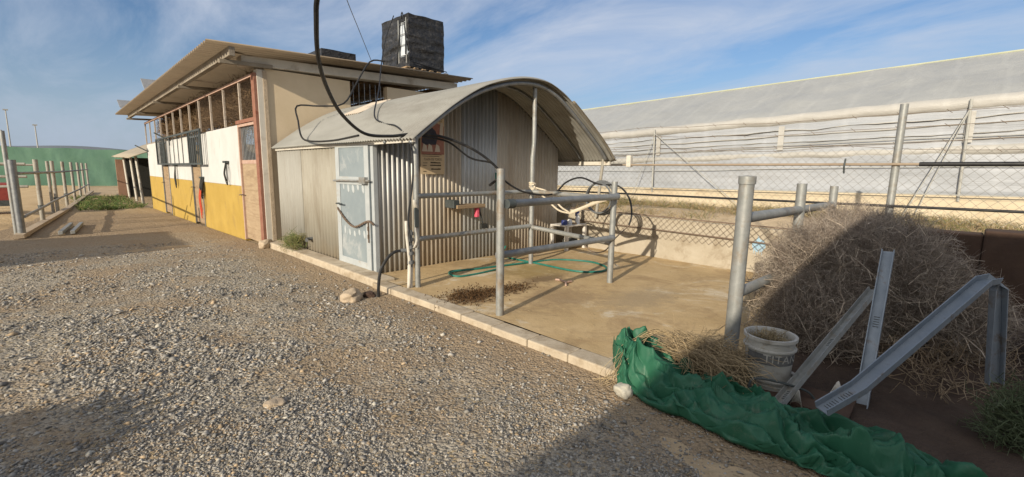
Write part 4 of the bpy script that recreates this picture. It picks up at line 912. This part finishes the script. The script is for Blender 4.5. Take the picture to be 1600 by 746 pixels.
cable('tank_cable', 'thin black cable from the roof tank over the arched roof to the shed corner post', [(6.081, 10.226, 5.194), (5.739, 10.011, 4.583), (5.134, 9.167, 3.795), (4.473, 8.107, 3.072), (3.657, 6.792, 2.436), (3.544, 6.301, 2.270), (3.392, 5.723, 2.188), (3.286, 5.298, 2.034), (3.214, 5.054, 1.878), (3.132, 4.911, 1.485), (2.995, 4.810, 1.028), (2.961, 4.711, 0.731)], .012)
cable('roof_wire', 'thin wire running from the sky down to the stable roof edge', [(2.340, 5.340, 4.237), (2.766, 6.044, 4.181), (3.227, 6.688, 3.995), (4.007, 7.910, 4.011), (4.936, 9.229, 3.836)], .006, 'grey_pvc', 'wire')
VP = empty('valve_pipe', (3.22, 5.16, .05), 'upright water pipe with grey valves and torn tape at the shed corner post', 'pipe')
MB().tube([(3.20, 5.14, .02), (3.215, 5.14, .36)], .035, 12).build('sleeve', M['white_pvc'], VP, smooth='auto')
v = MB(); v.tube([(3.215, 5.13, .34), (3.215, 5.13, .82)], .027, 12)
for z in (.40, .52, .60, .70, .78): v.lathe([(.028, -.025), (.045, -.02), (.045, .02), (.028, .025)], (3.215, 5.13, z), 12)
v.tube([(3.215, 5.13, .56), (3.10, 5.18, .56)], .026, 10); v.build('valve', M['grey_pvc'], VP, smooth='auto')
v = MB(); v.box(3.235, 3.30, 5.045, 5.065, .86, 1.12); v.build('switch', M['dark_metal'], VP, bevel=.008)
v = MB()
v.sheet(3, 14, lambda u, v_: (3.20 + u * .05 + .05 * math.sin(v_ * 3) + .03 * noise.noise((v_ * 3, u, 0)), 5.05 - .02 * math.sin(v_ * 7 + u), .60 + v_ * .62)); v.sheet(3, 14, lambda u, v_: (3.15 + u * .03 + .02 * math.sin(v_ * 5), 5.12 - .02 * u, .05 + v_ * .9))
v.build('torn_tape', M['white_pvc'], VP, smooth=True, solid=.002)
cable('elbow_hose', 'bent black hose rising from the gravel to the valve by the shed corner', [(2.80, 5.23, -.08), (2.80, 5.23, .12), (2.83, 5.22, .32), (2.92, 5.2, .48), (3.02, 5.19, .55), (3.12, 5.17, .56)], .020, cat='hose')

# ------------------------------------------------------------------ wash stall contents
cable('garden_hose', 'green garden hose looping over the wash floor under the rails', [(4.031, 5.388, 0.080), (4.166, 5.503, 0.080), (4.501, 5.391, 0.080), (4.965, 5.306, 0.080), (5.584, 5.181, 0.080), (6.086, 5.041, 0.080), (6.369, 4.568, 0.080), (6.223, 4.133, 0.080), (5.891, 3.978, 0.080), (5.591, 4.243, 0.080), (5.585, 5.036, 0.080), (5.581, 5.637, 0.080), (5.710, 6.019, 0.080), (5.848, 6.080, 0.212)], .016, 'hose', 'hose', k=6)
cable('garden_hose', 'darker loop of hose at the left, lying between front post and shed wall', [(5.023, 5.322, 0.080), (4.606, 5.361, 0.080), (4.296, 5.449, 0.080), (4.038, 5.381, 0.090), (4.020, 5.175, 0.080), (4.336, 5.119, 0.080), (4.800, 5.129, 0.090)], .014, 'hose', 'hose', k=6)
rp = MB(); top = (5.57, 5.16, 1.30)
g_ = random.Random(5)
for i in range(7):
    a = i * .9; rp.tube(spline([(5.57 + .05 * math.cos(a + t_ * 1.57), 5.17 + .05 * math.sin(a + t_ * 1.57), 1.24 + .025 * i + .02 * math.sin(a + t_)) for t_ in range(5)], 3), .016, 6)
rp.tube(spline([(5.60, 5.13, 1.33), (5.66, 4.9, 1.26), (5.60, 4.6, 1.06), (5.5, 4.35, .99)], 6), .014, 6); rp.tube(spline([(5.60, 5.13, 1.30), (5.60, 4.9, 1.16), (5.56, 4.6, 1.0), (5.5, 4.3, .97)], 6), .014, 6)
rp.tube(spline([(5.5, 4.3, .98), (5.5, 4.1, 1.06), (5.46, 3.8, 1.17), (5.43, 3.55, 1.24)], 6), .02, 6); rp.tube(spline([(5.5, 4.3, 1.0), (5.52, 4.05, 1.1), (5.47, 3.8, 1.2), (5.43, 3.5, 1.28)], 6), .016, 6)
o = rp.build('tie_rope', M['rope'], smooth='auto'); tag(o, 'cream rope knotted on the tall post and slung to the right wash post', 'rope')
cable('rope_loop', 'thin brown cord looping down from the black cable before the wash wall', [(5.988, 3.585, 0.826), (5.651, 3.601, 0.665), (5.439, 3.634, 0.498), (5.309, 3.760, 0.487), (5.293, 3.942, 0.605)], .008, 'rust', 'cord')
m = MB()
cc = (6.119, 4.251, 1.235)
for q in range(3): m.tube([(cc[0] + .05 * q, cc[1] + (.24 + .02 * q) * math.cos(t_ * .35), cc[2] - .05 + (.24 + .015 * q) * math.sin(t_ * .35)) for t_ in range(19)], .016, 6)
o = m.build('hose_coil', M['grey_pvc'], smooth='auto'); tag(o, 'grey coiled hose hung on the pale post above the wash wall', 'hose')
# table with bottles
TB = empty('wash_table', (7.3, 5.78, .06), 'small dusty white two tier table against the shed end wall', 'table')
tx0, tx1, ty0, ty1 = 6.95, 7.58, 5.52, 5.95
MB().box(tx0, tx1, ty0, ty1, .53, .56).build('table_top', M['table'], TB, bevel=.006)
MB().box(tx0 + .02, tx1 - .02, ty0 + .02, ty1 - .02, .14, .16).build('shelf', M['table'], TB, bevel=.004)
for x in (tx0 + .03, tx1 - .03):
    for y_ in (ty0 + .03, ty1 - .03): MB().box(x - .03, x + .03, y_ - .03, y_ + .03, .06, .53).build('leg', M['table'], TB, bevel=.004)
b = MB(); b.lathe([(.0, 0), (.045, 0), (.047, .12), (.035, .16), (.014, .18), (.014, .21)], (7.40, 5.62, .56), 14)
o = b.build('spray_bottle', M['bottle_w'], smooth='auto'); tag(o, 'tall white spray bottle on the right of the wash table', 'bottle')
m = MB(); m.box(7.35, 7.43, 5.60, 5.64, .77, .81); m.box(7.33, 7.36, 5.61, 5.63, .72, .79); m.build('spray_head', M['bottle_b'], o)
b = MB(); b.lathe([(0, 0), (.06, 0), (.062, .07), (.05, .09), (0, .09)], (7.06, 5.68, .56), 14); o = b.build('blue_tub', M['bottle_b'], smooth='auto'); tag(o, 'small dark blue tub on the left of the wash table', 'tub')
b = MB(); b.lathe([(0, 0), (.05, 0), (.055, .06), (.03, .10), (0, .105)], (7.2, 5.66, .56), 14); o = b.build('plastic_jar', M['bottle_w'], smooth='auto'); tag(o, 'small pale jar in the middle of the wash table', 'jar')
b = MB(); b.box(7.24, 7.34, 5.58, 5.74, .56, .59); o = b.build('brush', M['wood'], bevel=.01); tag(o, 'flat wooden grooming brush on the wash table', 'brush')
b = MB(); b.tube([(7.1, 5.7, .22), (7.42, 5.66, .22)], .055, 10); o = b.build('dark_bottle', M['halter'], smooth='auto'); tag(o, 'dark rolled bundle on the lower shelf of the wash table', 'bundle')
# bracket with brushes on the shed wall behind the front post
BR = empty('wall_bracket', (4.9, 6.1, 1.0), 'wooden bracket rack with sponges fixed on the shed front', 'rack')
MB().box(4.55, 5.15, 5.85, 6.1, .98, 1.04).build('board', M['wood'], BR, bevel=.008)
MB().box(4.5, 4.62, 5.88, 6.12, .99, 1.12).build('block', M['dark_metal'], BR, bevel=.01)
b = MB(); b.box(4.98, 5.04, 5.88, 5.95, .82, .98); o = b.build('pink_scraper', M['pink'], bevel=.01); tag(o, 'pink plastic scraper hanging under the wall rack', 'scraper')
b = MB(); b.tube([(5.08, 5.95, .98), (5.1, 5.9, .8), (5.14, 5.9, .66)], .015, 6); b.box(5.08, 5.22, 5.87, 5.93, .62, .7); o = b.build('hose_nozzle', M['halter'], smooth='auto'); tag(o, 'dark hose nozzle hanging under the wall rack', 'nozzle')
b = MB(); b.tube([(5.593, 6.080, 1.563), (5.647, 6.080, 0.877), (5.686, 6.080, 0.110)], .018, 6); o = b.build('tap_pipe', M['hose'], smooth='auto'); tag(o, 'thin blue green pipe running down the shed front', 'pipe')
# manure crumbs, bone-like stick
g = np.random.default_rng(21); n = 900
cx = np.concatenate([g.normal(3.55, .22, n), g.normal(4.15, .2, 300)]); cy = np.concatenate([g.normal(4.28, .16, n), g.normal(4.2, .12, 300)])
a = np.stack([cx, cy, np.full(len(cx), .068)], -1); b_ = a + g.normal(0, .012, a.shape) + np.array([0, 0, .008])
o = seg_mesh('manure', a, b_, .006, .004, M['twig'], None, np.array([[.09, .05, .022]]) * (.6 + .8 * g.random((len(a), 1))))
tag(o, 'crumbs of brown manure scattered on the wash floor', 'manure', kind='stuff')
b = MB(); b.tube(spline([(4.898, 4.071, 0.090), (4.923, 3.998, 0.090), (4.888, 3.878, 0.090), (5.010, 3.874, 0.080)], 4), .014, 6); b.tube([(4.888, 3.878, 0.090), (4.778, 3.789, 0.080)], .013, 6)
o = b.build('pale_stick', M['pink_frame'], smooth='auto'); tag(o, 'short pale forked stick lying on the wash floor', 'stick')
b = MB(); b.box(6.2, 6.9, 5.75, 6.05, .062, .10); o = b.build('rubber_mat', M['brick_panel'], bevel=.01); tag(o, 'small reddish mat on the floor against the shed front', 'mat')

# ------------------------------------------------------------------ rocks and weeds by the kerb
def rock(label, c, s, mat, seed):
    bm = bmesh.new(); bmesh.ops.create_icosphere(bm, subdivisions=4, radius=1)
    for v in bm.verts:
        q = v.co.copy(); r = 1 + .28 * noise.noise(q * 1.3 + V(seed, 0, 0)) + .10 * noise.noise(q * 3.1 + V(seed, 3, 0)) + .03 * noise.noise(q * 9)
        q = V(math.copysign(abs(q.x) ** .8, q.x), math.copysign(abs(q.y) ** .8, q.y), math.copysign(abs(q.z) ** .8, q.z)) * r
        v.co = V(q.x * s[0], q.y * s[1], q.z * s[2])
    me = bpy.data.meshes.new('rock'); bm.to_mesh(me); bm.free(); o = link('rock', me, M[mat]); o.location = c; o.rotation_euler[2] = seed
    me.set_sharp_from_angle(angle=R(35))
    for p_ in me.polygons: p_.use_smooth = True
    return tag(o, label, 'rock')
rock('squarish tan rock on the gravel by the bent black hose', (2.50, 5.35, .03), (.16, .11, .085), 'rock', .8)
rock('dark stone between the tan rock and the bent hose', (2.72, 5.32, .01), (.08, .06, .05), 'dark_wall', 2.)
rock('pale round stone at the left end of the green tarpaulin', (2.80, 1.66, .03), (.065, .06, .05), 'rock_pale', 1.4)
rock('brownish half buried stone in the gravel foreground', (0.924, 3.231, 0.000), (.07, .06, .03), 'rock', 3.)
rock('stones at the foot of the stable corner by the red post', (2.95, 10.12, .05), (.16, .12, .1), 'rock', 4.)
def plant(name, label, c, rad, n, cols, seed, L=.06, r=.004, cat='plant', seg=5):
    o = empty(name, c, label, cat); cc = (c[0], c[1], c[2] + rad[2] * .6)
    twigs('leaves', M['twig'], o, cc, rad, n, seg, L, r, cols, seed, .6, (0, 0, .9)); twigs('stem', M['twig'], o, (c[0], c[1], c[2] + .05), (.05, .05, .08), 10, 3, L, r, [(.2, .16, .08)], seed + 1, .3, (0, 0, 1.2), sub=False); return o
plant('weed', 'small green weed growing from the shed plinth near the stable', (3.1, 8.95, .08), (.16, .3, .15), 130, [(.12, .16, .05), (.25, .23, .1)], 301)
plant('weed', 'grey green bushy weed in the bottom right corner', (3.782, -0.342, 0.020), (.17, .17, .24), 330, [(.10, .13, .07), (.14, .17, .10), (.08, .10, .05)], 305, .05, .0035)
plant('weed', 'dry olive weed behind the bottom right corner weed', (4.75, -.75, .05), (.25, .25, .3), 300, [(.11, .12, .06), (.17, .16, .09)], 309, .06, .0035)

# ------------------------------------------------------------------ rubbish corner
def tumble(label, c, rad, n, seed):
    o = empty('tumbleweed', (c[0], c[1], 0), label, 'dead bush', 'dead bushes heaped in the corner')
    twigs('twigs', M['twig'], o, c, rad, int(n * 2.3), 7, .055, .0017, [(.26, .215, .175), (.32, .27, .225), (.19, .15, .12), (.40, .345, .285)], seed, .30, (0, 0, .25))
    twigs('branches', M['twig'], o, (c[0], c[1], c[2] - rad[2] * .4), tuple(q * 1.02 for q in rad), 170, 7, .10, .0055, [(.30, .245, .19), (.40, .335, .265)], seed + 1, .18, (0, 0, .45)); return o
tumble('large grey brown dead bush whose left side is still in sun by the rail', (5.25, 1.0, .58), (.62, .48, .55), 1900, 101)
tumble('dead bush in shade behind the upright steel channels', (5.35, .55, .66), (.68, .48, .56), 2000, 103)
tumble('dead bush farthest back, top against the wire fence', (6.25, .95, .70), (.65, .5, .55), 1700, 105)
tumble('low dead bush at the right in front of the dark block wall', (5.3, .12, .42), (.5, .35, .38), 800, 107)
tumble('flattened dead bush nearest the white pail', (4.75, .85, .33), (.45, .4, .33), 900, 109)
o = twigs('fallen_twigs', M['twig'], None, (4.9, .15, .17), (1.1, .6, .10), 260, 5, .07, .0035, [(.27, .2, .13), (.36, .28, .19), (.2, .15, .1)], 120, .5)
tag(o, 'loose dry twigs littering the dark soil under the dead bushes', 'twigs', kind='stuff')
DW = empty('dark_wall', (7.3, -.4, 0), 'dark brown stained block wall in the shade at the right edge', 'wall')
MB().box(7.22, 7.6, -3.4, -.08, -.1, 1.01).build('high_section', M['dark_wall'], DW, bevel=.02)
MB().box(7.24, 7.58, -.078, 1.05, -.1, .96).build('low_section', M['dark_wall'], DW, bevel=.02)
o = MB().box(5.35, 5.75, -.72, -.42, .05, .45).build('concrete_block', M['concrete_kerb'], bevel=.015); tag(o, 'pale concrete block at the right edge behind the weeds', 'block')

# steel channels
def channel(label, pts, w, h, mat, upv=(0, 0, 1), flip=1, name='steel_channel'):
    o = empty(name, pts[0], label, 'channel'); P = [Vector(p) for p in pts]
    prof = [(-w / 2, h), (-w / 2, 0), (w / 2, 0), (w / 2, h)]; tk = .006
    prof2 = prof + [(w / 2 - tk, h), (w / 2 - tk, tk), (-w / 2 + tk, tk), (-w / 2 + tk, h)]
    m = MB(); rings = []
    for i, p in enumerate(P):
        t_ = (P[min(i + 1, len(P) - 1)] - P[max(i - 1, 0)]).normalized(); a = t_.cross(Vector(upv)).normalized(); n_ = a.cross(t_).normalized() * flip
        rings.append([p + a * x + n_ * y_ for x, y_ in prof2])
    vs = [q for r_ in rings for q in r_]; fs = []
    for i in range(len(P) - 1):
        for k_ in range(8): fs.append((i * 8 + k_, i * 8 + (k_ + 1) % 8, (i + 1) * 8 + (k_ + 1) % 8, (i + 1) * 8 + k_))
    for i in (0, len(P) - 1): fs += [tuple(i * 8 + q for q in f) for f in ((0, 1, 6, 7), (1, 2, 5, 6), (2, 3, 4, 5))]
    m.add(vs, fs); m.build('channel_body', M[mat], o, fixn=True)
    sl = MB()
    for f in (.14, .52):
        L = (P[1] - P[0]).length; d = (P[1] - P[0]).normalized(); a = d.cross(Vector(upv)).normalized(); n_ = a.cross(d).normalized() * flip
        for q in range(5):
            c = P[0] + (P[1] - P[0]) * f + d * (.018 * q) + n_ * (tk + .002); sl.obox(c - a * w * .22, c + a * w * .22, .004, .002, n_)
    sl.build('slot', M['dark_metal'], o); return o
channel('narrow grey steel channel leaning left over the white pail', [(3.10, .80, .03), (4.55, .50, .70)], .075, .035, 'galv', (0, .3, 1), 1)
channel('upright blue grey steel channel leaning against the dead bush', [(3.68, .40, .0), (4.34, .43, 1.04)], .075, .045, 'galv_blue', (-1, 0, .3), 1)
channel('long blue grey channel with bent end sloping down to the green tarpaulin', [(3.02, .50, .25), (3.22, .37, .36), (4.30, -.08, .90), (4.36, -.12, .91), (4.40, -.14, .86), (4.46, -.20, .20)], .085, .045, 'galv_blue', (-.25, 0, 1), 1)

# pails
def pail_profile(r0, r1, h): return [(0, .01), (r0 * .96, .0), (r0, .01), (r0 + (r1 - r0) * .72, h * .72), (r1 + .012, h * .73), (r1 + .012, h * .76), (r1 * .985, h * .77), (r1 * .995, h * .93), (r1 + .014, h * .935), (r1 + .014, h), (r1 - .004, h), (r1 - .012, h * .96), (r0 - .01, .03), (0, .03)]
PB = empty('white_pail', (3.54, .94, .14), 'white plastic pail marked TITAN half full of straw by the green tarpaulin', 'pail')
b = MB(); b.lathe(pail_profile(.145, .158, .33), (3.54, .94, .14), 36); b.build('pail_body', M['pail'], PB, smooth='auto')
me = text_mesh('TITAN', .085)
cxp, cyp, rz_, rr = 3.54, .94, math.atan2(-.94, -3.54) + .55, .154
for v in me.vertices:
    ang = rz_ + v.co.x * .95 / rr; q = .185 + v.co.y * .95; rad = .145 + .0185 * (q / .33) + .004
    v.co = (rad * math.cos(ang), rad * math.sin(ang), q - .015)
link('lettering', me, M['pail'], PB)
b = MB(); n = 0
for a0, a1, z0, z1 in ((rz_ - 1.5, rz_ + .75, .150, .225),):
    b.sheet(24, 2, lambda u, v_: (3.54 + (.147 + .0185 * ((z0 + (z1 - z0) * v_) / .33) + .0005) * math.cos(a0 + (a1 - a0) * u), .94 + (.147 + .0185 * ((z0 + (z1 - z0) * v_) / .33) + .0005) * math.sin(a0 + (a1 - a0) * u), .14 + z0 + (z1 - z0) * v_))
b.build('print_line', M['ink_pail'], PB)
o = twigs('straw_fill', M['twig'], None, (3.54, .94, .40), (.125, .125, .05), 260, 3, .035, .0025, [(.34, .27, .16), (.22, .17, .1)], 140, .6); tag(o, 'dry straw heaped inside the white pail', 'straw')
o = empty('crushed_pail', (3.56, .915, .02), 'second dirty white pail crushed underneath the standing one', 'pail')
b = MB(); b.lathe(pail_profile(.17, .165, .15), (3.56, .915, .02), 30); b.v = [(x + .02 * noise.noise((x * 6, y_ * 6, z)), y_ + .025 * noise.noise((x * 5, y_ * 5, z * 4)), z) for x, y_, z in b.v]
b.build('pail_body', M['pail'], o, smooth='auto')
b = MB(); P = [(3.20 + .1 * math.sin(q), 0, 0) for q in range(3)]
b.tube(spline([(3.28, .96, .06), (3.27, .97, .17), (3.30, .93, .215), (3.38, .80, .20), (3.46, .67, .16), (3.48, .62, .10), (3.48, .61, .05)], 6), .008, 6); o = b.build('bent_wire', M['dark_metal'], smooth='auto'); tag(o, 'bent dark wire handle standing behind the green tarpaulin', 'wire')
for j, (lab, c, s) in enumerate((('white plastic shard sticking up behind the tarpaulin, the right one', (3.50, .52, .07), .13), ('small cream plastic shard at the left behind the tarpaulin', (3.34, .70, .05), .09))):
    b = MB(); b.sheet(6, 6, lambda u, v: (c[0] + .03 * math.sin(u * 3), c[1] + s * (u - .5) * (1 - .6 * v), c[2] + .02 + s * v * (1 + .35 * math.sin(u * 4)))); o = b.build('plastic_shard', M['pail'] if j else M['table'], smooth=True, solid=.003); tag(o, lab, 'shard', 'broken plastic shards')
b = MB(); b.box(3.35, 3.62, .42, .95, .08, .10); b.v = [(x, y_, z + .12 * (x - 3.35)) for x, y_, z in b.v]; o = b.build('dark_board', M['dark_wall'], bevel=.004); tag(o, 'dark flat board lying under the narrow channel and wire handle', 'board')

# green tarpaulin: a long crumpled roll lying on the kerb
TC = spline([(3.16, 1.95, 0), (3.16, 1.72, 0), (3.06, 1.40, 0), (3.0, 1.05, 0), (3.0, .72, 0), (3.02, .42, 0), (2.98, .12, 0), (2.88, -.2, 0), (2.76, -.6, 0), (2.66, -1.3, 0)], 10)
NT_ = len(TC)
def tarp_pt(u, v):
    s = u * (NT_ - 1); i = min(int(s), NT_ - 2); p = TC[i].lerp(TC[i + 1], s - i)
    tdir = (TC[i + 1] - TC[i]).normalized(); side = Vector((tdir.y, -tdir.x, 0))
    wd = float(np.interp(u, [0, .04, .12, .25, .4, .6, .8, 1], [.10, .36, .56, .54, .44, .50, .54, .56])); hh = float(np.interp(u, [0, .04, .12, .22, .35, .5, .7, 1], [.13, .26, .23, .16, .10, .08, .07, .07]))
    th = math.pi * v; a = -math.cos(th)
    n1 = noise.noise((u * 6, v * 1.8, .3)); n1b = noise.noise((u * 13 + 4, v * 3.2 + n1, 1.7)); n2 = noise.noise((u * 22 + 2 * n1, v * 6, 4.)); n3 = noise.noise((u * 48, v * 15, 8.))
    def pleat(x, sharp):
        f = abs(2 * (x % 1) - 1); return f ** sharp
    k1 = pleat(v * 2.0 + u * 3.5 + .9 * n1 + .12 * n2, .8); k2 = pleat(v * 5.5 - u * 7 + 1.1 * n1b, .75); k3 = pleat(v * 7 + u * 21 + 1.8 * n1 + .5 * n2, .6) * (.35 + .9 * abs(n1b))
    env = math.sin(th) ** .5 if 0 < v < 1 else 0
    rg1 = 1 - abs(2.2 * noise.noise((u * 7 + v * 1.5, v * 2.6 - u * 4, 9.))); rg2 = 1 - abs(2.2 * noise.noise((u * 17 - v * 2, v * 4.5 + u * 6, 5.))); rg3 = 1 - abs(2.0 * noise.noise((u * 36 + v * 5, v * 9, 2.)))
    z = env * (hh * (.66 + .36 * n1) + .10 * (k1 - .4) + .05 * (k2 - .5) + .02 * (k3 - .5) + .085 * (max(rg1, 0) ** 2.2 - .35) + .05 * (max(rg2, 0) ** 2 - .35) + .022 * (max(rg3, 0) ** 1.5 - .4))
    off = a * wd / 2 * (1 + .30 * noise.noise((u * 9, v, 1)) + .16 * n1b + .10 * noise.noise((u * 40, v, 2))) + (.05 * (k1 - .5) + .03 * (k2 - .5) + .02 * n2) * env
    base = .0 + (.06 if p.x + off * side.x > 2.95 else .0)
    q = p + side * off + tdir * (.05 * n1b + .03 * (k2 - .5)); return (q.x, q.y, base + .012 + max(z, .0))
m = MB(); m.sheet(420, 130, tarp_pt); o = m.build('green_tarpaulin', M['tarp'], smooth=True, solid=.003)
tag(o, 'crumpled dark green woven tarpaulin trailing along the kerb to the bottom edge', 'tarpaulin')
# straw and cord lying over the tarpaulin head
g = np.random.default_rng(33); P0, P1, CC = [], [], []
for i in range(700):
    a = g.random(); c0 = Vector((3.36 + g.normal(0, .085), 1.27 + .42 * (a - .5) + g.normal(0, .05), .17 + g.random() * .15)); d = Vector((g.normal(.1, .35), g.normal(-.85, .35), g.normal(-.12, .15))).normalized()
    col = np.array([.37, .28, .165]) * (.55 + .7 * g.random()); p = c0 - d * .2
    for k_ in range(6):
        q = p + d * .07; q.z = max(q.z, .07); P0.append(tuple(p)); P1.append(tuple(q)); CC.append(col); d = (d + Vector((g.normal(0, .32), g.normal(0, .32), g.normal(-.08, .28)))).normalized(); p = q
for i in range(16):
    P = spline([(3.40 + g.normal(0, .03), 1.52, .30), (3.24 + g.normal(0, .02), 1.66 + g.normal(0, .03), .37 + g.normal(0, .01)), (3.02, 1.76 + g.normal(0, .03), .27), (2.88 + g.normal(0, .02), 1.80 + g.normal(0, .04), .10), (2.80 + g.normal(0, .05), 1.86 + g.normal(0, .06), .02)], 5)
    for a_, b_ in zip(P, P[1:]): P0.append(tuple(a_)); P1.append(tuple(b_)); CC.append(np.array([.44, .34, .2]) * (.7 + .5 * g.random()))
o = seg_mesh('straw_clump', P0, P1, .0022, .0016, M['twig'], None, np.array(CC)); tag(o, 'clump of dry straw and cord draped over the head of the green tarpaulin', 'straw')
